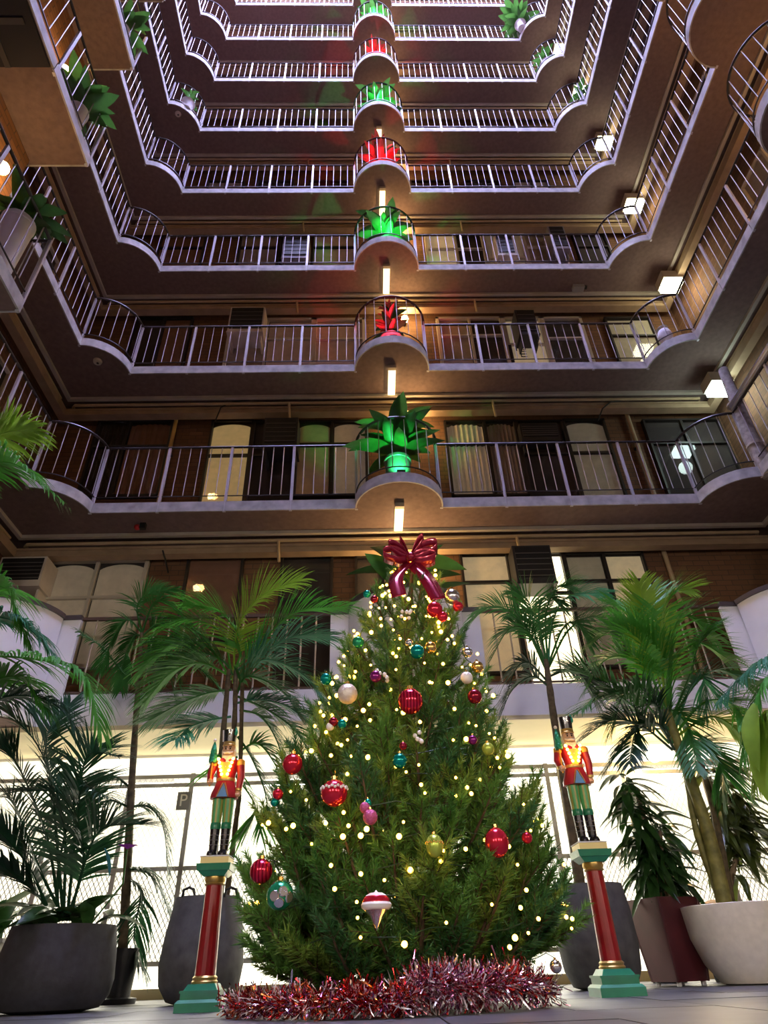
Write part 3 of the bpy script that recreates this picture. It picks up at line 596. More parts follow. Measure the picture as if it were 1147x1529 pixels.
def frond_(parent, pts, L=.35, n=30, mi=0, droop=.35, start=.18, wid=.0095, vee=.2, rnd=None, roll=0.):
    rnd = rnd or R_; P = crv(pts, 40); mb = MB()
    mb.tube(P[::2], [.013 * (1 - .8 * i / 20) for i in range(21)], 5)
    for i in range(n):
        u = start + (1 - start) * (i + .5) / n; f = u * 40; a = min(int(f), 39); p = P[a].lerp(P[a + 1], f - a); t = (P[min(40, a + 1)] - P[max(0, a - 1)]).normalized()
        nr = V((0, 0, 1)) - t * t.z; nr = nr.normalized() if nr.length > .15 else (V((0, -1, .3)) - t * t.dot(V((0, -1, .3)))).normalized()
        if roll: nr = Matrix.Rotation(roll, 3, t) @ nr
        sd = t.cross(nr); v = (u - start) / (1 - start)
        ll = L * (math.sin(PI * (.14 + .80 * v)) ** .55) * rnd.uniform(.85, 1.1)
        for s in (-1, 1):
            ang = math.radians(28 + 38 * v + rnd.uniform(-6, 6)); d = (sd * s * math.cos(ang) + t * math.sin(ang) + nr * (vee + rnd.uniform(-.1, .1))).normalized()
            pr = None; vs = []; q = p.copy(); seg = 4; wv = d.cross(nr).normalized()
            for j in range(seg + 1):
                w_ = wid * (.5, 1, .95, .6, .08)[j]; vs += [q + wv * w_, q - wv * w_]
                d = (d + V((0, 0, -droop * (.5 + j * .25)))).normalized(); q = q + d * ll / seg
            mb.add(vs, [(2 * j, 2 * j + 1, 2 * j + 3, 2 * j + 2) for j in range(seg)])
    return mb.build('frond', m_pal[mi], parent)
def FR(parent, Y, pl, **k):   # frond through points seen at the given depths
    return frond(parent, [at(x, y, Y if len(r) == 0 else Y + r[0]) for x, y, *r in pl], **k)
def trunk(parent, Y, pl, r0, r1, m=None):
    P = crv([at(x, y, Y + (r[0] if r else 0)) for x, y, *r in pl], 16); n = len(P)
    return MB().tube(P, [r0 + (r1 - r0) * i / (n - 1) + (.004 if i % 2 else 0) for i in range(n)], 10).build('trunk', m or m_trunk, parent, True)
m_pdark = mat('charcoal_pot', (.028, .028, .034), .75, var=.25, scale=20, bump=.1); m_pgrey = mat('concrete_pot', (.10, .10, .098), .85, var=.25, scale=12, bump=.15); m_pblack = mat('black_plastic_pot', (.015, .015, .017), .4)
m_pbeige = mat('beige_pot', (.30, .29, .25), .8, var=.2, scale=8); m_pwhite = mat('white_bowl_pot', (.88, .84, .77), .55, var=.06, scale=20, bump=.06); m_pred = mat('maroon_planter', (.085, .016, .022), .35, var=.2, scale=6)
def soil(t, c, r): MB().lathe(c, [(r, 0), (r * .5, .02), (.004, .03)], 18).build('soil', m_soil, t)

# B: charcoal pot at lower left, dark arching fronds
c = V((-2.71, 5.62, 0)); t = thing('potted_palm', c, 'dark feathery palm in the large charcoal pot at lower left', 'palm')
pot(t, c, [(.22, 0), (.33, .02), (.385, .09), (.40, .18), (.385, .34), (.355, .50), (.33, .50), (.33, .46)], m_pdark, 36); soil(t, c + V((0, 0, .47)), .33)
for pl, kw in (([(90, 1375), (70, 1250), (30, 1150), (0, 1110, -.2)], {}), ([(95, 1375), (95, 1230), (60, 1120), (10, 1060, -.2)], {}), ([(100, 1375), (115, 1230), (130, 1130), (180, 1130, -.2)], {}), ([(80, 1375), (40, 1290), (-10, 1230, -.3)], {}),
               ([(95, 1375), (80, 1200), (70, 1100), (105, 1050, .2)], {}), ([(100, 1375), (125, 1280), (100, 1190), (30, 1180, -.2)], {}), ([(95, 1370), (60, 1300), (20, 1200), (-10, 1190)], {}), ([(105, 1375), (120, 1310), (150, 1240), (215, 1230, -.1)], {}), ([(85, 1375), (50, 1330), (0, 1290, -.3)], {}), ([(85, 1375), (90, 1280), (120, 1180), (160, 1190, -.3)], {})):
    FR(t, 5.6, pl, L=.36, n=30, mi=2, droop=.22, start=.3, **kw)
for i in range(26): put_leaf(BROADD, t, c + V((R_.uniform(-.22, .22), R_.uniform(-.22, .15), .47 + R_.random() * .15)), R_.uniform(0, 6.3), R_.uniform(.0, 1.0), R_.uniform(.22, .4), R_.uniform(-.5, .5))
p = at(152, 1285, 5.3); put_leaf(leaf_mesh('leaf', .22, .1, .3, mat('blue_foil', (.10, .45, .62), .3, .3)), t, p + V((0, 0, .08)), 0.6, -1.1, .2)
# C: slender tall palm in narrow black pot
c = V((-2.68, 7.0, 0)); t = thing('potted_palm', c, 'tall slender palm with thin dark trunk in the narrow black pot', 'palm')
pot(t, c, [(.15, 0), (.16, .04), (.10, .05), (.13, .4), (.12, .4), (.11, .37)], m_pblack); soil(t, c + V((0, 0, .36)), .11)
trunk(t, 7.0, [(183, 1425), (190, 1300), (198, 1150), (206, 1030), (212, 945)], .045, .022)
for pl in ([(197, 1178), (165, 1158), (120, 1175), (70, 1225)], [(193, 1205), (222, 1205), (244, 1235), (250, 1300)], [(192, 1205), (165, 1195), (148, 1205), (135, 1235)], [(186, 1300), (215, 1300), (240, 1330), (262, 1395)], [(186, 1310), (210, 1330), (200, 1400), (215, 1450)]): FR(t, 7.0, pl, L=.34, n=26, mi=2, droop=.5, start=.08)
for pl in ([(206, 1030), (180, 1000), (150, 965), (120, 945)], [(206, 1050), (240, 1015), (270, 985), (300, 985)], [(212, 945), (205, 905), (225, 885), (262, 880)], [(212, 950), (240, 930), (290, 940), (320, 975)], [(212, 945), (190, 925), (170, 950), (150, 1000)], [(212, 960), (230, 960), (260, 990), (270, 1030)], [(212, 950), (200, 950), (185, 985), (180, 1030)], [(210, 980), (235, 965), (275, 960), (310, 1010)], [(208, 1000), (225, 985), (250, 1000), (262, 1045)], [(212, 945), (230, 900), (255, 905), (285, 935)], [(210, 970), (250, 975), (300, 1000), (330, 1030)]): FR(t, 7.0, pl, L=.30, n=24, mi=1, droop=.4, start=.15)
fl_ = at(190, 1268, 5.15); t3 = thing('flower', fl_, 'single purple flower on a leaf stalk beside the slender palm trunk', 'flower')
for i in range(5): put_leaf(leaf_mesh('petal', .32, .2, .5, mat('purple_petal', (.32, .03, .40), .5)) if i == 0 else pet, t3, fl_, i * 1.257, .5, .075).name = 'petal'; pet = t3.children[0].data
MB().tube([fl_, fl_ + V((-.02, .1, -.2)), V((-2.5, 5.5, .48))], .006, 6).build('stalk', m_gleaf2, t3, True)
# D: palm behind the left pedestal
c = V((-1.84, 6.3, 0)); t = thing('potted_palm', c, 'bright green feathery palm in the grey pot behind the left soldier', 'palm')
pot(t, c, [(.17, 0), (.24, .02), (.31, .12), (.33, .25), (.31, .45), (.265, .71), (.24, .71), (.23, .66)], m_pgrey, 36); soil(t, c + V((0, 0, .66)), .235)
for px in (282, 345):
    q = at(px, 1335, 6.1); MB().tube([q + V((-.05, 0, -.02)), q + V((-.04, -.01, .03)), q + V((0, -.015, .045)), q + V((.04, -.01, .03)), q + V((.05, 0, -.02))], .011, 8).build('handle', m_pblack, t, True)
trunk(t, 6.3, [(318, 1345), (322, 1240), (333, 1100), (342, 1000)], .035, .022); trunk(t, 6.3, [(338, 1345), (352, 1230), (358, 1170), (362, 1020)], .022, .018); trunk(t, 6.25, [(328, 1345), (340, 1200), (350, 1080), (352, 1000)], .028, .02)
for pl, mi in (([(345, 1000), (330, 945), (275, 925), (205, 965, -.3)], 0), ([(350, 1000), (385, 965), (440, 915), (520, 905, -.2)], 0), ([(350, 1015), (395, 985), (450, 1005), (490, 1050, -.2)], 4), ([(345, 1030), (310, 1035), (270, 1050), (225, 1075)], 1), ([(345, 1070), (315, 1075), (285, 1085), (262, 1105, -.3)], 4), ([(355, 1040), (400, 1060), (440, 1090), (465, 1130)], 1),
               ([(350, 1010), (330, 985), (290, 975), (240, 1000)], 1), ([(360, 1120), (385, 1110), (410, 1140), (430, 1190)], 0), ([(348, 1020), (355, 940), (390, 890), (450, 865)], 3), ([(345, 1010), (300, 990), (255, 1005), (215, 1050)], 0), ([(352, 1040), (370, 1010), (420, 1030), (450, 1075)], 1), ([(355, 1130), (340, 1140), (380, 1200), (372, 1235)], 0), ([(358, 1060), (390, 1070), (415, 1110), (425, 1160)], 1), ([(345, 1015), (310, 965), (260, 960), (210, 1000)], 0), ([(350, 1005), (360, 960), (330, 915), (280, 900)], 0), ([(352, 1050), (385, 1045), (430, 1055), (470, 1090)], 4), ([(355, 1100), (375, 1130), (395, 1180), (400, 1220)], 1), ([(350, 1005), (390, 975), (440, 950), (490, 950)], 4)): FR(t, 6.3, pl, L=.42, n=34, mi=mi, droop=.30, start=.16)
# A: palm just outside the frame on the left
c = V((-3.45, 4.75, 0)); t = thing('potted_palm', c, 'large palm at the left edge whose bright fronds reach into view', 'palm')
pot(t, c, [(.2, 0), (.26, .02), (.3, .4), (.27, .42), (.26, .38)], m_pbeige); soil(t, c + V((0, 0, .38)), .26)
MB().tube([c + V((0, 0, .35)), c + V((-.03, 0, 1.2)), c + V((.02, 0, 2.3))], [.06, .05, .035], 10).build('trunk', m_trunk, t, True)
q = c + V((0, 0, 1.9))
for pts, mi in (([q, at(-40, 985, 4.7), at(60, 985, 4.6), at(125, 1010, 4.5), at(150, 1090, 4.45)], 0), ([q, at(-30, 930, 4.8), at(30, 930, 4.8), at(75, 970, 4.8)], 4), ([q, at(-50, 1040, 4.9), at(20, 1010, 4.9), at(70, 1060, 4.9)], 0), ([c + V((0, 0, 2.4)), at(-60, 740, 4.5), at(10, 690, 4.4), at(90, 745, 4.3)], 0), ([c + V((0, 0, 2.4)), at(-50, 700, 4.5), at(0, 650, 4.5), at(50, 640, 4.5)], 3), ([q, at(-60, 1080, 4.9), at(10, 1040, 5.0), at(80, 1050, 5.0), at(120, 1100, 5)], 2), ([q, at(-30, 900, 4.8), at(10, 880, 4.8), at(40, 960, 4.8)], 0)):
    frond(t, pts, L=.38, n=34, mi=mi, droop=.5, start=.35, wid=.011)
c = V((-3.82, 6.7, 0)); t = thing('planter', c, 'pale beige tapered planter cut by the left edge', 'planter')
MB().frust((c.x, c.y), 0, .45, .24, .31).build('box', m_pbeige, t); MB().frust((c.x, c.y), .45, .48, .32, .32).build('rim', m_pbeige, t)
for i in range(16): put_leaf(BROADD, t, c + V((R_.uniform(-.15, .2), R_.uniform(-.2, .1), .48)), R_.uniform(0, 6.3), R_.uniform(.3, 1.2), R_.uniform(.35, .7), R_.uniform(-.5, .5))
# E: slim palm behind the right pedestal
c = V((1.30, 6.1, 0)); t = thing('potted_palm', c, 'slim dark trunked palm in the grey pot behind the right soldier', 'palm')
pot(t, c, [(.17, 0), (.24, .02), (.29, .12), (.31, .28), (.30, .5), (.275, .69), (.25, .69), (.24, .64)], m_pgrey, 36); soil(t, c + V((0, 0, .64)), .245)
trunk(t, 6.1, [(868, 1335), (850, 1210), (830, 1090), (820, 1020), (815, 985)], .045, .024)
for pl, mi in (([(818, 1000), (800, 950), (790, 900), (770, 885)], 1), ([(818, 1000), (825, 930), (850, 890), (905, 885)], 4), ([(820, 1025), (795, 1010), (765, 1030), (745, 1075)], 2), ([(818, 995), (840, 940), (860, 930), (880, 960)], 1), ([(818, 1005), (780, 930), (735, 905), (690, 940)], 1), ([(820, 1010), (850, 1000), (870, 1010), (888, 1040)], 2), ([(818, 1000), (790, 945), (760, 940), (730, 990)], 1), ([(818, 990), (815, 920), (830, 880), (850, 875)], 1), ([(818, 1000), (850, 940), (890, 920), (920, 950)], 1), ([(818, 1000), (805, 920), (815, 890), (835, 900)], 1), ([(820, 1020), (790, 990), (770, 1000), (755, 1045)], 2)): FR(t, 6.1, pl, L=.33, n=26, mi=mi, droop=.38, start=.2)
# F: big palm in the white bowl
c = V((2.44, 6.02, 0)); t = thing('potted_palm', c, 'tall lush palm with thick green trunk in the white bowl pot', 'palm')
pot(t, c, [(.20, 0), (.25, .01), (.34, .13), (.40, .30), (.425, .51), (.40, .515), (.385, .47)], m_pwhite, 44); soil(t, c + V((0, 0, .47)), .385)
trunk(t, 6.0, [(1082, 1350), (1062, 1260), (1040, 1190), (1012, 1110), (995, 1060)], .062, .035, m_gtrunk); trunk(t, 6.05, [(1078, 1350), (1040, 1240), (1020, 1140), (985, 1080)], .03, .02, m_gtrunk); trunk(t, 6.1, [(1092, 1345), (1070, 1230), (1050, 1150), (1020, 1070)], .03, .02, m_trunk)
for pl, mi in (([(995, 1060), (975, 980), (965, 920), (955, 870)], 3), ([(995, 1060), (985, 950), (1000, 890), (1030, 880)], 3), ([(990, 1060), (960, 970), (920, 940), (885, 960)], 0), ([(1000, 1110), (940, 1050), (880, 1010), (850, 1000)], 1), ([(1005, 1120), (960, 1085), (915, 1075), (868, 1105)], 2), ([(1000, 1080), (1040, 1020), (1075, 1000), (1120, 1020)], 1), ([(1010, 1100), (1060, 1070), (1100, 1090), (1130, 1140)], 3), ([(1000, 1070), (1000, 970), (1025, 920), (1065, 950)], 0),
               ([(1005, 1100), (1030, 1030), (1050, 1010), (1055, 1070)], 4), ([(995, 1070), (950, 990), (905, 985), (875, 1030)], 0), ([(1000, 1090), (1000, 1010), (970, 960), (930, 930)], 0), ([(1008, 1120), (980, 1080), (940, 1100), (905, 1150)], 2), ([(1010, 1110), (1050, 1110), (1075, 1140), (1080, 1190)], 1), ([(995, 1060), (1000, 1000), (1040, 960), (1090, 985)], 0), ([(1000, 1080), (960, 1030), (930, 1040), (915, 1090)], 1), ([(995, 1060), (965, 990), (940, 920), (915, 900, .3)], 0), ([(995, 1060), (1000, 980), (985, 910), (975, 875, .3)], 0), ([(1000, 1080), (1030, 1010), (1045, 960), (1075, 930, .3)], 1), ([(1005, 1100), (1050, 1050), (1090, 1050), (1125, 1090, -.3)], 0), ([(1000, 1090), (950, 1040), (900, 1040), (860, 1065, -.2)], 1), ([(1005, 1110), (1000, 1060), (1030, 1090), (1040, 1150, -.3)], 1), ([(1000, 1100), (975, 1050), (950, 1090), (940, 1140, -.3)], 2)): FR(t, 6.0, pl, L=.36, n=34, mi=mi, droop=.28, start=.2)
# G: palm beyond the right edge
c = V((3.35, 5.2, 0)); t = thing('potted_palm', c, 'palm at the right edge with broad bright green hanging blades', 'palm')
pot(t, c, [(.2, 0), (.24, .02), (.28, .42), (.25, .42), (.24, .38)], m_pbeige); soil(t, c + V((0, 0, .38)), .24)
MB().tube([c + V((0, 0, .35)), c + V((0, 0, 1.9))], [.05, .035], 10).build('trunk', m_trunk, t, True)
for pts, mi in (([c + V((0, 0, 1.85)), at(1165, 985, 5.2), at(1120, 1000, 5.2), at(1075, 1045, 5.2)], 4), ([c + V((0, 0, 1.85)), at(1160, 1010, 5.1), at(1130, 1040, 5.1), at(1112, 1130, 5.1)], 0), ([c + V((0, 0, 1.8)), at(1165, 1060, 5.1), at(1140, 1080, 5.1), at(1130, 1170, 5.1)], 3)): frond(t, pts, L=.34, n=26, mi=mi, droop=.7, start=.3, wid=.012)
bl = leaf_mesh('blade', .16, .3, .3, m_pal[3])
for px, py in ((1128, 1050), (1140, 1090), (1146, 1060)): put_leaf(bl, t, at(px, py, 5.0), 3.5, -.9, .55).name = 'blade'
# dracaenas
def dracaena(t, Y, stems, whorls, me, rnd, n, L):
    for pl in stems: trunk(t, Y, pl, .025, .018, mat('pale_cane', (.30, .22, .15), .8, var=.3, scale=20))
    for (px, py) in whorls:
        p = at(px, py, Y)
        for i in range(n): put_leaf(me, t, p + V((rnd.uniform(-.03, .03), rnd.uniform(-.03, .03), rnd.uniform(-.16, .16))), rnd.uniform(0, 6.3), rnd.uniform(-.5, .5), L * rnd.uniform(.75, 1.15), rnd.uniform(-.3, .3))
c = V((1.96, 6.3, 0)); t = thing('potted_dracaena', c, 'dark drooping leaved dracaena in the maroon square planter', 'plant')
rz = math.radians(20)
mb = MB(); mb.frust((c.x, c.y), 0.03, .59, .155, .215, 4, rz + PI / 4); mb.build('pot', m_pred, t)
for i in range(4):
    a = rz + PI / 2 * i + PI / 4; d = V((math.cos(a), math.sin(a), 0)); MB().tube([c + d * .2 + V((0, 0, .03)), c + d * .285 + V((0, 0, .59))], .018, 8).build('corner_rib', m_pred, t, True); MB().lathe(c + d * .17, [(.02, 0), (.02, .03)], 10).build('foot', m_white, t)
MB().frust((c.x, c.y), .56, .595, .19, .19, 4, rz + PI / 4).build('soil', m_soil, t)
dracaena(t, 6.3, [[(985, 1345), (975, 1270), (950, 1180)], [(1000, 1345), (990, 1300), (985, 1240)]], [(938, 1180), (948, 1225), (965, 1265), (985, 1245), (998, 1305), (968, 1295)], DRAC, random.Random(3), 32, .30)
c = V((2.72, 7.0, 0)); t = thing('potted_dracaena', c, 'olive leaved dracaena in the grey pot behind the white bowl', 'plant')
pot(t, c, [(.16, 0), (.2, .3), (.22, .56), (.2, .56), (.19, .53)], m_pgrey); MB().lathe(c + V((0, 0, .53)), [(.19, 0), (.15, .06), (.02, .09)], 18).build('coir', mat('coir', (.35, .20, .07), .95, var=.4, scale=30, bump=.8), t, True)
dracaena(t, 7.0, [[(1075, 1325), (1070, 1230), (1060, 1160)], [(1090, 1325), (1100, 1260), (1085, 1190)]], [(1065, 1165), (1080, 1210), (1100, 1195), (1105, 1250), (1120, 1230), (1095, 1285), (1075, 1250)], DRACO, random.Random(5), 28, .32)
for x, yy, m_, lab in ((2.25, 7.3, m_pdark, 'dark round pot with brown coir behind the white bowl'), (3.45, 6.9, m_pred, 'maroon pot at the right edge behind the white bowl')):
    c = V((x, yy, 0)); t = thing('plant_pot', c, lab, 'pot'); pot(t, c, [(.15, 0), (.2, .3), (.21, .52), (.19, .52), (.18, .49)], m_); MB().lathe(c + V((0, 0, .49)), [(.18, 0), (.13, .07), (.02, .10)], 18).build('coir', mat('coir', (.35, .20, .07), .95), t, True)
    for i in range(8): put_leaf(DRACO, t, c + V((0, 0, .55)), i * .8, .6, .22)

# ------------------------------------------------------------------ christmas tree
TC = V((-.27, 4.5, 0)); PROF = [(0, .82), (.12, .95), (.3, 1.0), (.5, .97), (.85, .90), (1.04, .85), (1.25, .78), (1.47, .69), (1.7, .61), (1.95, .53), (2.21, .44), (2.49, .33), (2.73, .20), (2.92, .06), (3.2, .01)]
def tr(z):
    for (a, r), (b, s) in zip(PROF, PROF[1:]):
        if z <= b: return r + (s - r) * (z - a) / (b - a)
    return .01
def tcx(z): return TC.x + .17 * max(0, min(1, (z - .9) / 2))
def on_tree(px, py, out=0.):
    d = ray(px, py); t = 3.0
    while t < 12:
        p = CO + d * t
        if math.hypot(p.x - tcx(p.z), p.y - TC.y) < tr(max(0, p.z)) + out: return p
        t += .01
    return at(px, py, TC.y - .1)
m_bark = mat('bark', (.09, .055, .03), .9, var=.4, scale=20, bump=.4)
m_ndl = [mat('needles_%d' % i, c, .5, var=.3, scale=6, trans=.2) for i, c in enumerate(((.06, .19, .035), (.10, .24, .04), (.04, .14, .04), (.16, .27, .04)))]
rt = random.Random(11)
def needle(mb, p, d, L, w):
    o = d.orthogonal().normalized(); o = Matrix.Rotation(rt.uniform(0, 6.28), 3, d) @ o
    mb.add([p - o * w, p + o * w, p + d * L], [(0, 1, 2)])
def branch_mesh(v):
    mb = MB(); mb.m = 0; Ln = .55
    stem = [V((Ln * u, 0, .22 * Ln * u * u)) for u in (0, .25, .5, .75, 1)]; mb.tube(stem, [.012, .01, .008, .006, .003], 5)
    segs = []
    for i in range(11):
        u = .2 + .78 * i / 11; p = V((Ln * u, 0, .22 * Ln * u * u)); s = 1 if i % 2 else -1; L = .24 * (1 - .55 * u) * rt.uniform(.8, 1.15)
        d = V((.75, s * rt.uniform(.45, .8), rt.uniform(.2, .75))).normalized(); segs.append((p, p + d * L))
        mb.tube([p, p + d * L], [.004, .002], 4)
    segs.append((V((Ln * .35, 0, .03)), V((Ln, 0, .22 * Ln)))); segs.append((V((Ln * .9, 0, .18 * Ln)), V((Ln * 1.12, .01, .3 * Ln))))
    mb.m = 1
    for a, b in segs:
        ax = (b - a); n = max(18, int(ax.length * 620)); ax.normalize(); o = ax.orthogonal().normalized()
        for j in range(n):
            p = a.lerp(b, (j + rt.random()) / n); q = Matrix.Rotation(rt.uniform(0, 6.28), 3, ax) @ o
            needle(mb, p, (ax * rt.uniform(.9, 1.5) + q).normalized(), rt.uniform(.035, .058), .003)
    return mb.mesh('branch', [m_bark, m_ndl[v % 4]])
brs = [branch_mesh(v) for v in range(8)]
tree = thing('christmas_tree', (TC.x, TC.y, 0), 'tall decorated pine christmas tree with warm fairy lights', 'christmas tree')
MB().tube([(TC.x, TC.y, 0), (TC.x, TC.y, .9), (tcx(1.9), TC.y, 1.9), (tcx(2.9), TC.y, 2.9)], [.07, .06, .035, .01], 10).build('trunk', m_bark, tree, True)
MB().frust((TC.x, TC.y), 0, .22, .17, .2, 12).build('stand', m_pblack, tree)
NB = 300
for i in range(NB):
    u = (i + .5) / NB; z = 2.86 * (1 - (1 - u * .995) ** .62) if False else 2.9 * (1 - math.sqrt(1 - u)) * .98 + .04
    az = i * 2.39996 + rt.uniform(-.25, .25); r = tr(z) * rt.uniform(.90, 1.10) + (.05 if z < 1 else 0); tilt = rt.uniform(.25, .8) + (.5 if z > 2.4 else 0) - (.25 if z < .35 else 0); sc = min(1.15, max(.42, .35 + r * .9)) * rt.uniform(.85, 1.1)
    reach = .60 * sc * math.cos(tilt); br = r - reach
    p = V((tcx(z) + math.cos(az) * br, TC.y + math.sin(az) * br, max(.05, z - .60 * sc * math.sin(tilt) * .6)))
    q = Matrix.Rotation(az, 4, 'Z') @ Matrix.Rotation(-tilt, 4, 'Y') @ Matrix.Rotation(rt.uniform(-.5, .5), 4, 'X')
    link('branch', brs[rt.randrange(8)], tree, p, q.to_quaternion(), (sc, sc, sc))
# fairy lights
m_fairy = mat('fairy_bulb', (1, .85, .5), .4, emit=(1, .46, .05), es=13)
bulb = [MB().ball((0, 0, 0), r_, 10).mesh('bulb', m_fairy, True) for r_ in (.0075, .0075, .010, .0105, .014)]
lights = thing('fairy_lights', (TC.x, TC.y, .2), 'string of warm white fairy lights wound round the tree', 'string lights')
rb = random.Random(5); pts = []
for i in range(292):
    u = (i + .5) / 292; z = .22 + 2.62 * (u ** .9); front = rb.random() < .78
    az = -PI / 2 + (math.asin(rb.uniform(-.97, .97)) if front else rb.uniform(1.55, 4.7)); r = tr(z) * rb.uniform(.95, 1.03)
    p = V((tcx(z) + math.cos(az) * r, TC.y + math.sin(az) * r, z + rb.uniform(-.05, .05))); pts.append((p, az))
    link('bulb', rb.choice(bulb), lights, p)
wp = []
for i in range(700):
    u = i / 700; z = .2 + 2.6 * u; az = i * .16; r = tr(z) * .86; wp.append((tcx(z) + math.cos(az) * r, TC.y + math.sin(az) * r, z + .02 * math.sin(i * 1.7)))
MB().tube(wp, .003, 4).build('wire', mat('green_wire', (.02, .05, .02), .5), lights)
# ornaments
m_gold = mat('gold_cap', (.80, .55, .18), .25, 1.)
def omat(n, c, metal=.55, rough=.18, **k): return mat('ornament_' + n, c, rough, metal, **k)
OM = dict(red=omat('red', (.65, .02, .05)), redstripe=omat('redstripe', (.62, .02, .06), stripes=(0, 55, (.25, .0, .02))), pearl=omat('pearl', (.75, .66, .56), .3, .4, var=.1, scale=80, bump=.3), teal=omat('teal', (.0, .28, .24)), green=omat('green', (.02, .32, .14)),
          silver=omat('silver', (.75, .73, .74), .9, .2), purple=omat('purple', (.25, .02, .18)), pink=omat('pink', (.55, .10, .25), .3, .4, var=.2, scale=120, bump=.4), gold=omat('gold', (.75, .50, .15), .9, .25), darkred=omat('darkred', (.28, .01, .03)), lime=omat('lime', (.45, .55, .08), .4, .3), white=omat('white', (.85, .82, .78), .1, .4))
def bauble(px, py, rp, m, label, sz=1., band=None, facets=False):
    rw = rp * .0046; p = on_tree(px, py, .05 + rw * .4); k = (p - CO).dot(CF) / FPX; rw = rp * k
    t = thing('bauble', p, label, 'bauble', 'tree baubles')
    MB().ball(p, rw, 20, sz).build('ball', OM[m], t, True)
    MB().tube([p + V((0, 0, rw * sz * .95)), p + V((0, 0, rw * sz + rw * .22))], rw * .22, 10).build('cap', m_gold, t, True)
    MB().tube([p + V((0, 0, rw * sz + rw * .2)), p + V((.004, .01, rw * sz + rw * .5)), p + V((0, .04, rw * sz + rw * .75))], .0016, 5).build('hook', m_gold, t)
    if band:
        mb = MB(); n = 26
        for i in range(n):
            a = 2 * PI * i / n; zz = rw * (.28 + (.08 if i % 2 else -.03)); rr_ = math.sqrt(max(0, rw * rw - zz * zz)) * 1.0
            mb.ball(p + V((math.cos(a) * rr_, math.sin(a) * rr_, zz)), rw * .12, 6)
        mb.build('bead_band', OM[band], t, True)
    if facets:
        for a, e in ((-1.2, .2), (-1.9, -.1), (-1.5, -.6), (-.6, -.2)):
            d = V((math.cos(a) * math.cos(e), math.sin(a) * math.cos(e), math.sin(e))); MB().tube([p + d * rw * .72, p + d * rw * 1.01], [rw * .5, rw * .33], 10).build('reflector', OM['silver'], t)
for b in ((613, 1047, 19, 'redstripe', 'large red striped bauble in the upper middle of the tree'), (519, 1036, 15, 'pearl', 'pearly glitter bauble at upper left of the tree'), (623, 973, 11, 'teal', 'teal bauble above the red striped one'), (535, 959, 9, 'green', 'green bauble at the upper left edge of the tree'),
          (548, 887, 6, 'teal', 'tiny teal bauble near the tree top'), (559, 895, 6, 'darkred', 'tiny dark red bauble beside the tiny teal one'), (649, 910, 12, 'red', 'shiny red bauble below the bow'), (661, 921, 8, 'red', 'smaller red bauble under the shiny red one below the bow'), (684, 906, 8, 'red', 'red bauble at the upper right edge of the tree'), (675, 891, 12, 'silver', 'silver bauble just below the bow tail'),
          (437, 1141, 15, 'red', 'red bauble at the left edge near the soldier'), (545, 1206, 8, 'pink', 'small pink glitter bauble, upper of a pair'), (553, 1220, 11, 'pink', 'pink glitter bauble, lower of a pair'), (549, 1199, 6, 'teal', 'tiny teal bauble above the pink pair'), (597, 1136, 11, 'teal', 'teal bauble in the centre of the tree'), (602, 1114, 6, 'darkred', 'tiny dark red bauble above the central teal one'),
          (390, 1301, 17, 'redstripe', 'red striped bauble at the lower left edge'), (561, 1010, 9, 'purple', 'purple bauble beside white berries'), (643, 967, 9, 'gold', 'gold bauble right of the teal one'), (697, 1012, 9, 'white', 'white bauble at the right edge of the tree'), (709, 1040, 11, 'darkred', 'dark red bauble at the right edge of the tree'), (713, 996, 9, 'gold', 'gold bauble at the right edge of the tree'),
          (415, 1186, 8, 'red', 'small red bauble on the left edge'), (410, 1198, 6, 'teal', 'small teal bauble below the small red one on the left edge'), (729, 1118, 9, 'lime', 'lime green bauble on the right side'), (487, 1014, 9, 'teal', 'teal bauble on the left edge near the pearly one'), (698, 974, 8, 'silver', 'small silver bauble on the upper right edge'), (787, 1251, 8, 'red', 'small red bauble on the lower right edge'),
          (498, 1078, 7, 'darkred', 'small dark red bauble in the left cluster'), (511, 1081, 7, 'teal', 'small teal bauble in the left cluster'), (493, 1085, 6, 'white', 'small white bauble in the left cluster'), (611, 960, 6, 'silver', 'tiny silver bauble in the upper cluster'), (706, 1105, 7, 'purple', 'small purple bauble on the right side'), (830, 1443, 9, 'silver', 'silver bauble at the lower right foot of the tree')):
    bauble(*b)
bauble(499, 1184, 20, 'red', 'red bauble with white beaded band at left centre', .95, 'white')
bauble(742, 1258, 18, 'red', 'glossy red onion shaped bauble at right', 1.15, None)
bauble(418, 1337, 20, 'green', 'green bauble with silver reflectors at lower left', 1., None, True)
bauble(649, 1263, 13, 'lime', 'green and gold lantern shaped bauble right of centre', 1.25, 'gold')
p = on_tree(562, 1352, .1); k = (p - CO).dot(CF) / FPX; t = thing('ornament', p, 'red and white spinning top ornament with silver point', 'ornament')
MB().lathe(p, [(.001, -31 * k), (3 * k, -26 * k), (10 * k, -14 * k), (18 * k, -6 * k)], 22).build('point', OM['silver'], t, True); MB().lathe(p, [(18 * k, -6 * k), (22 * k, -3 * k), (23 * k, 1 * k), (21 * k, 4 * k)], 22).build('rim', OM['white'], t, True)
MB().lathe(p, [(21 * k, 4 * k), (20.5 * k, 8 * k), (17 * k, 12 * k)], 22).build('red_band', OM['red'], t, True); MB().lathe(p, [(17 * k, 12 * k), (10 * k, 16 * k), (3 * k, 17 * k), (.0005, 20 * k)], 22).build('crown', OM['white'], t, True)
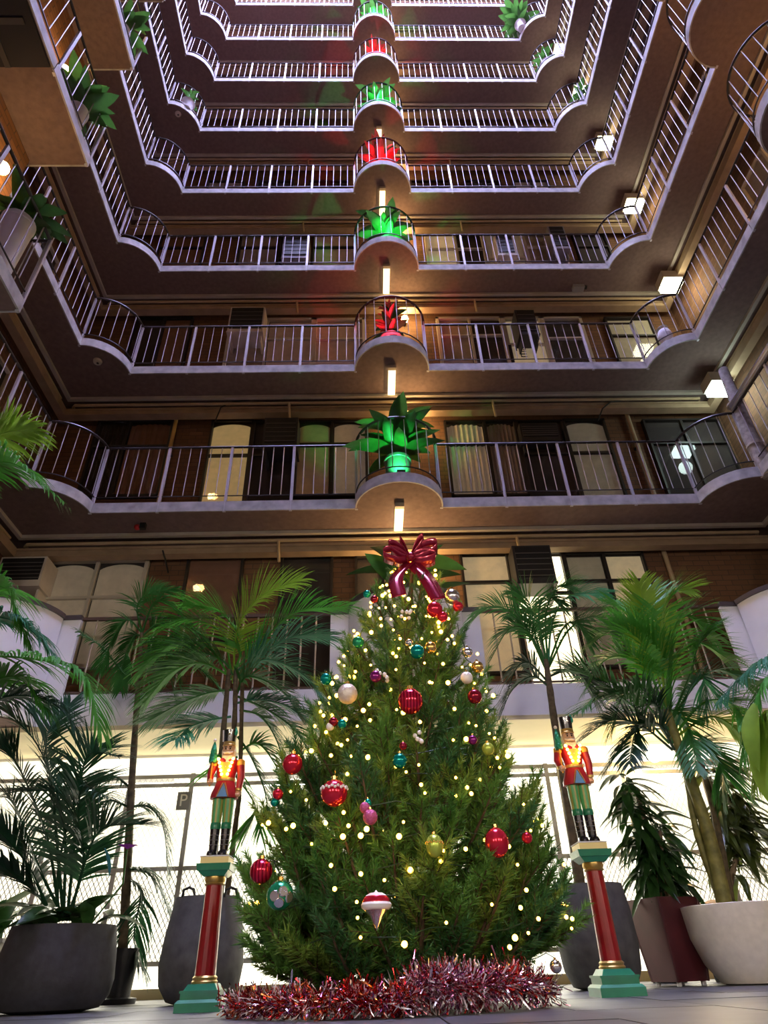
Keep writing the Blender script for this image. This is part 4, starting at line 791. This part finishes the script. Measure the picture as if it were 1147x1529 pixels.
for px, py, n, lab in ((572, 1008, 7, 'spray of white berries by the purple bauble'), (608, 917, 7, 'spray of pale berries below the bow'), (630, 1102, 5, 'spray of pale berries at the middle right')):
    p = on_tree(px, py, .06); t = thing('berry_spray', p, lab, 'berries')
    for i in range(n):
        q = p + V((rb.uniform(-.05, .05), rb.uniform(-.03, .02), rb.uniform(-.035, .035))); MB().ball(q, .013, 8).build('berry', OM['white'], t, True); MB().tube([q, p + V((0, .05, -.03))], .002, 4).build('twig', m_bark, t)
# bow on the top
bc = at(613, 838, 4.28); t = thing('bow', bc, 'shiny dark red ribbon bow on top of the tree', 'bow')
m_rib = mat('red_satin', (.28, .008, .035), .22, .45, coat=.5)
def strip(path, wvec, wd):
    mb = MB(); P = crv(path, 18); vs = []
    for i, q in enumerate(P): vs += [q - wvec * wd, q + wvec * wd]
    n = len(P); mb.add(vs, [(2 * i, 2 * i + 1, 2 * i + 3, 2 * i + 2) for i in range(n - 1)]); o = mb.build('loop', m_rib, t, True)
    so = o.modifiers.new('thickness', 'SOLIDIFY'); so.thickness = .0015; return o
for dx, dz, lift, s_ in ((-.19, .03, .09, 1), (-.15, .10, .08, 1), (.19, .09, .1, 1), (.17, .0, .08, 1), (.10, .15, .07, 1), (-.07, .13, .06, 1)):
    e = bc + V((dx, -.05, dz)); wv = V((-dz * .6, -.75, dx * .6 + .35)).normalized()
    strip([bc, bc + V((dx * .5, -.03, dz * .5 + lift * .6)), e + V((0, 0, lift * .35)), e + V((dx * .08, 0, -lift * .2)), bc + V((dx * .5, -.03, dz * .5 - lift * .4)), bc], wv, .052)
for a, b in (((592, 862), (596, 890)), ((638, 865), (655, 895))):
    o = strip([bc, at(*a, 4.16), at(*b, 4.08)], V((1, 0, .25)).normalized(), .055); o.name = 'tail'
MB().ball(bc + V((0, -.05, .01)), .04, 12, .9).build('knot', m_rib, t, True)
# tinsel at the foot
TM = [mat('tinsel_red', (.60, .03, .03), .14, .95), mat('tinsel_pink', (.75, .30, .40), .14, .95), mat('tinsel_silver', (.92, .80, .86), .12, 1.), mat('tinsel_copper', (.75, .25, .10), .15, .95), mat('tinsel_plum', (.35, .10, .28), .15, .95), mat('tinsel_white', (.95, .93, .98), .3, .6)]
def tinsel(path, rad, n, mix, label, seed):
    rr = random.Random(seed); P = crv(path, 60); mb = MB(); mb.m = 0; mb.tube(P, .008, 5)
    for i in range(n):
        f = rr.random() * 60; a = min(59, int(f)); p = P[a].lerp(P[a + 1], f - a); d = V((rr.gauss(0, 1), rr.gauss(0, 1), rr.gauss(.15, 1))).normalized(); L = rad * rr.uniform(.6, 1.25)
        if rr.random() < .3: p = p + V((rr.gauss(0, .03), rr.gauss(0, .03), rr.gauss(0, .02)))
        o = d.orthogonal().normalized(); o = Matrix.Rotation(rr.uniform(0, 6.28), 3, d) @ o; w_ = rr.uniform(.002, .0045); bend = o.cross(d) * rr.gauss(0, .45)
        vs = []; q = p.copy(); dd = d.copy()
        for k in range(4):
            q.z = max(q.z, .004); tw = (o * math.cos(k * .9) + o.cross(dd) * math.sin(k * .9)); vs += [q - tw * w_, q + tw * w_]; dd = (dd + bend * .5).normalized(); q = q + dd * L / 3
        mb.m = rr.choice(mix); mb.add(vs, [(2 * k, 2 * k + 1, 2 * k + 3, 2 * k + 2) for k in range(3)])
    return tag(mb.build('tinsel_garland', TM, None, False, P[30]), label, 'tinsel', kind='stuff')
def gp(px, Y, z): a = at(px, 1480, Y); return V((a.x, Y, z))
tinsel([gp(345, 4.1, .05), gp(390, 3.75, .05), gp(450, 3.55, .06), gp(530, 3.46, .06), gp(610, 3.44, .06)], .078, 2300, [0, 0, 3, 4, 2, 5], 'red and copper tinsel garland along the left foot of the tree', 1)
tinsel([gp(605, 3.5, .06), gp(650, 3.5, .11), gp(700, 3.52, .09), gp(760, 3.62, .10), gp(820, 3.95, .06)], .10, 2900, [1, 2, 1, 0, 2, 4, 5], 'pink and silver tinsel garland along the right foot of the tree', 2)

# ------------------------------------------------------------------ pedestals and toy soldiers
m_gp = mat('green_enamel', (.02, .24, .12), .3, var=.15, scale=8, coat=.4); m_rp = mat('red_enamel', (.33, .012, .018), .3, var=.2, scale=10, coat=.4); m_gold2 = mat('antique_gold', (.62, .42, .13), .35, .75, var=.15, scale=12); m_crm = mat('cream_gold_block', (.75, .60, .26), .45, .2)
def copy_tree(o, parent, off):
    n = o.copy(); COL.objects.link(n); n.parent = parent
    if parent is None: n.location = o.location + off
    for ch in o.children: copy_tree(ch, n, off)
    return n
def make_pedestal(c, label):
    t = thing('pedestal', c, label, 'pedestal', 'soldier pedestals'); x, y = c.x, c.y
    MB().frust((x, y), 0, .045, .135, .135).frust((x, y), .045, .06, .135, .12).frust((x, y), .06, .092, .112, .112).frust((x, y), .092, .104, .118, .118).frust((x, y), .104, .135, .10, .08).build('base', m_gp, t)
    MB().lathe((x, y, .135), [(.078, 0), (.08, .01), (.072, .018), (.076, .03), (.066, .04)], 24).build('lower_ring', m_gold2, t, True)
    n = 16; mb = MB(); vs = []
    for zz, r in ((.175, .064), (.66, .055)):
        for i in range(n * 2): a = PI * i / n; q = r * (1 if i % 2 else .985); vs.append((x + q * math.cos(a), y + q * math.sin(a), zz))
    mb.add(vs, [(i, (i + 1) % (2 * n), 2 * n + (i + 1) % (2 * n), 2 * n + i) for i in range(2 * n)]).build('shaft', m_rp, t)
    MB().lathe((x, y, .655), [(.056, 0), (.066, .008), (.060, .016), (.068, .03), (.066, .05)], 24).build('upper_ring', m_gold2, t, True)
    MB().frust((x, y), .705, .735, .07, .098).frust((x, y), .735, .775, .105, .112).build('capital', m_gp, t)
    MB().frust((x, y), .775, .815, .092, .092).build('top_block', m_crm, t); MB().frust((x, y), .815, .822, .096, .096).build('top_plate', m_white, t)
    return t
PL = V((-1.505, 4.90, 0)); PR = V((.985, 4.80, 0))
ped = make_pedestal(PL, 'red green and gold column pedestal left of the tree')
ped2 = copy_tree(ped, None, PR - PL); ped2['label'] = 'red green and gold column pedestal right of the tree'
m_boot = mat('black_boot', (.015, .013, .02), .25, coat=.4); m_tr = mat('green_trousers', (.10, .42, .14), .4, stripes=(0, 34, (.42, .40, .10))); m_coat = mat('red_coat', (.36, .012, .025), .35, var=.15, scale=12); m_skin = mat('painted_skin', (.62, .36, .20), .5); m_beard = mat('cream_beard', (.85, .76, .58), .7, bump=.5, scale=60)
m_blue = mat('blue_waistcoat', (.12, .28, .42), .4); m_ep = mat('orange_gold', (.85, .38, .04), .35, .3); m_sc = mat('green_glitter', (.02, .30, .16), .3, .4, var=.5, scale=90, bump=.6)
def make_soldier(c, label):
    t = thing('nutcracker_soldier', c, label, 'figurine', 'toy soldiers'); X, Y, Z = c
    def P(x, y, z): return V((X + x, Y + y, Z + z))
    for s in (-1, 1):
        lx = s * .037
        b = MB().tube([P(lx, 0, .03), P(lx, 0, .19)], [.028, .034], 14).lathe(P(lx, -.022, 0), [(.034, 0), (.036, .012), (.03, .032), (.012, .042)], 16, 1, 1.5).build('boot', m_boot, t, True)
        MB().lathe(P(lx, 0, .17), [(.034, 0), (.037, .01), (.036, .035), (.031, .045)], 14).build('cuff', m_gp, b, True)
        for zz in (.07, .10, .13): MB().lathe(P(lx, 0, zz), [(.0322, 0), (.0328, .002), (.0322, .004)], 14).build('lace', mat('dark_lace', (.16, .15, .16), .5), b, True)
        MB().tube([P(lx, 0, .205), P(lx * 1.0, 0, .30), P(lx * .95, 0, .40)], [.033, .038, .042], 16).build('trouser_leg', m_tr, t, True)
    MB().lathe(P(0, 0, .365), [(.055, 0), (.098, 0), (.095, .03), (.075, .08), (.064, .12)], 24, 1, .75).build('coat_skirt', m_coat, t, True)
    MB().add([P(-.035, -.080, .366), P(.035, -.080, .366), P(0, -.056, .46), P(-.035, -.06, .366), P(.035, -.06, .366), P(0, -.04, .46)], [(0, 1, 2), (3, 5, 4), (0, 3, 4, 1), (1, 4, 5, 2), (2, 5, 3, 0)]).build('waistcoat', m_blue, t)
    for s in (-1, 1): MB().tube([P(s * .04, -.072, .368), P(s * .03, -.068, .40), P(s * .008, -.056, .462)], .004, 6).build('trim', m_gold2, t, True)
    MB().lathe(P(0, 0, .485), [(.063, 0), (.066, .03), (.078, .09), (.082, .13), (.06, .155), (.03, .165)], 24, 1, .75).build('torso', m_coat, t, True)
    MB().lathe(P(0, 0, .478), [(.066, 0), (.069, .006), (.069, .018), (.066, .022)], 24, 1, .76).build('belt', m_gold2, t, True)
    MB().add([P(-.02, -.056, .49), P(.02, -.056, .49), P(.038, -.066, .60), P(-.038, -.066, .60), P(-.02, -.045, .49), P(.02, -.045, .49), P(.038, -.05, .60), P(-.038, -.05, .60)], [(0, 1, 2, 3), (4, 7, 6, 5), (0, 4, 5, 1), (1, 5, 6, 2), (2, 6, 7, 3), (3, 7, 4, 0)]).build('breast_panel', m_ep, t)
    for s in (-1, 1):
        MB().lathe(P(s * .095, 0, .585), [(.03, 0), (.033, .01), (.03, .035), (.018, .045)], 14).build('epaulette', m_ep, t, True)
        if s > 0: pts = [P(.095, 0, .60), P(.108, -.005, .51), P(.10, -.012, .425)]; h = P(.098, -.014, .395)
        else: pts = [P(-.095, 0, .60), P(-.112, -.005, .53), P(-.105, -.03, .485)]; h = P(-.10, -.05, .472)
        MB().tube(pts, [.03, .027, .022], 12).build('arm', m_coat, t, True)
        MB().lathe(pts[-1] - V((0, 0, .012)), [(.023, 0), (.025, .008), (.023, .016)], 12).build('sleeve_cuff', m_gold2, t, True)
        hd = MB(); hd.ball(h, .021, 12, 1.1)
        for j in range(4): hd.tube([h + V((-.012 + j * .008, -.012, .004)), h + V((-.012 + j * .008, -.021, -.008)), h + V((-.011 + j * .007, -.014, -.02))], .0046, 6)
        hd.tube([h + V((-s * .014, -.006, .012)), h + V((-s * .02, -.016, 0)), h + V((-s * .014, -.02, -.01))], .005, 6); hd.build('hand', m_skin, t, True)
    MB().lathe(P(0, 0, .64), [(.03, 0), (.042, .02), (.045, .05), (.043, .08), (.038, .09)], 18, 1, .95).build('head', m_skin, t, True)
    MB().lathe(P(0, .012, .625), [(.03, 0), (.05, .02), (.052, .07), (.046, .09)], 16, 1.02, .8).build('hair', m_beard, t, True)
    bd = MB(); bd.add([P(-.036, -.036, .655), P(.036, -.036, .655), P(.026, -.058, .60), P(0, -.064, .565), P(-.026, -.058, .60), P(0, -.062, .645), P(0, -.02, .60)], [(0, 5, 3, 4), (5, 1, 2, 3), (0, 4, 6), (4, 3, 6), (3, 2, 6), (2, 1, 6), (0, 6, 1, 5)]); bd.build('beard', m_beard, t, True)
    for s in (-1, 1):
        MB().tube([P(0, -.048, .672), P(s * .02, -.049, .668), P(s * .038, -.036, .678)], [.009, .008, .003], 8).build('moustache', m_beard, t, True)
        MB().ball(P(s * .016, -.041, .70), .006, 8).build('eye', m_boot, t, True); MB().tube([P(s * .007, -.043, .713), P(s * .026, -.038, .714)], .0035, 6).build('eyebrow', m_boot, t, True)
    MB().ball(P(0, -.05, .688), .009, 8, 1.2).build('nose', m_skin, t, True)
    MB().lathe(P(0, 0, .724), [(.047, 0), (.05, .006), (.045, .012), (.044, .03)], 18).build('hat_band', m_gold2, t, True)
    MB().lathe(P(0, 0, .75), [(.043, 0), (.046, .04), (.052, .09), (.03, .095)], 18).build('hat', m_boot, t, True)
    MB().tube([P(-.052, -.02, .84), P(-.047, -.01, .76)], .005, 6).build('hat_cord', m_white, t, True); MB().lathe(P(0, -.049, .80), [(.012, 0), (.004, .008), (.0005, .016)], 5).build('badge', m_gold2, t)
    MB().lathe(P(.04, -.02, .80), [(.012, 0), (.016, .02), (.008, .05), (.001, .065)], 8).build('plume', m_sc, t, True)
    st = MB().tube([P(-.10, -.055, .44), P(-.098, -.055, .60)], .006, 8).build('sceptre_staff', m_ep, t, True)
    MB().lathe(P(-.097, -.055, .60), [(.028, 0), (.03, .02), (.022, .07), (.024, .075), (.014, .12), (.003, .15)], 12).build('sceptre_tree', m_sc, t, True); MB().ball(P(-.097, -.055, .757), .013, 8).build('sceptre_knob', m_beard, t, True)
    bm_ = MB().ball((0, 0, 0), .0115, 8).mesh('chest_bulb', m_fairy, True)
    for s in (-1, 1):
        for j in range(5): link('chest_bulb', bm_, t, P(s * (.052 - .008 * j), -.070 - .004 * (j < 3), .62 - j * .026))
    return t
sol = make_soldier(V((PL.x, PL.y, .822)), 'toy soldier nutcracker with sceptre on the left pedestal')
sol2 = copy_tree(sol, None, PR - PL); sol2['label'] = 'toy soldier nutcracker with sceptre on the right pedestal'
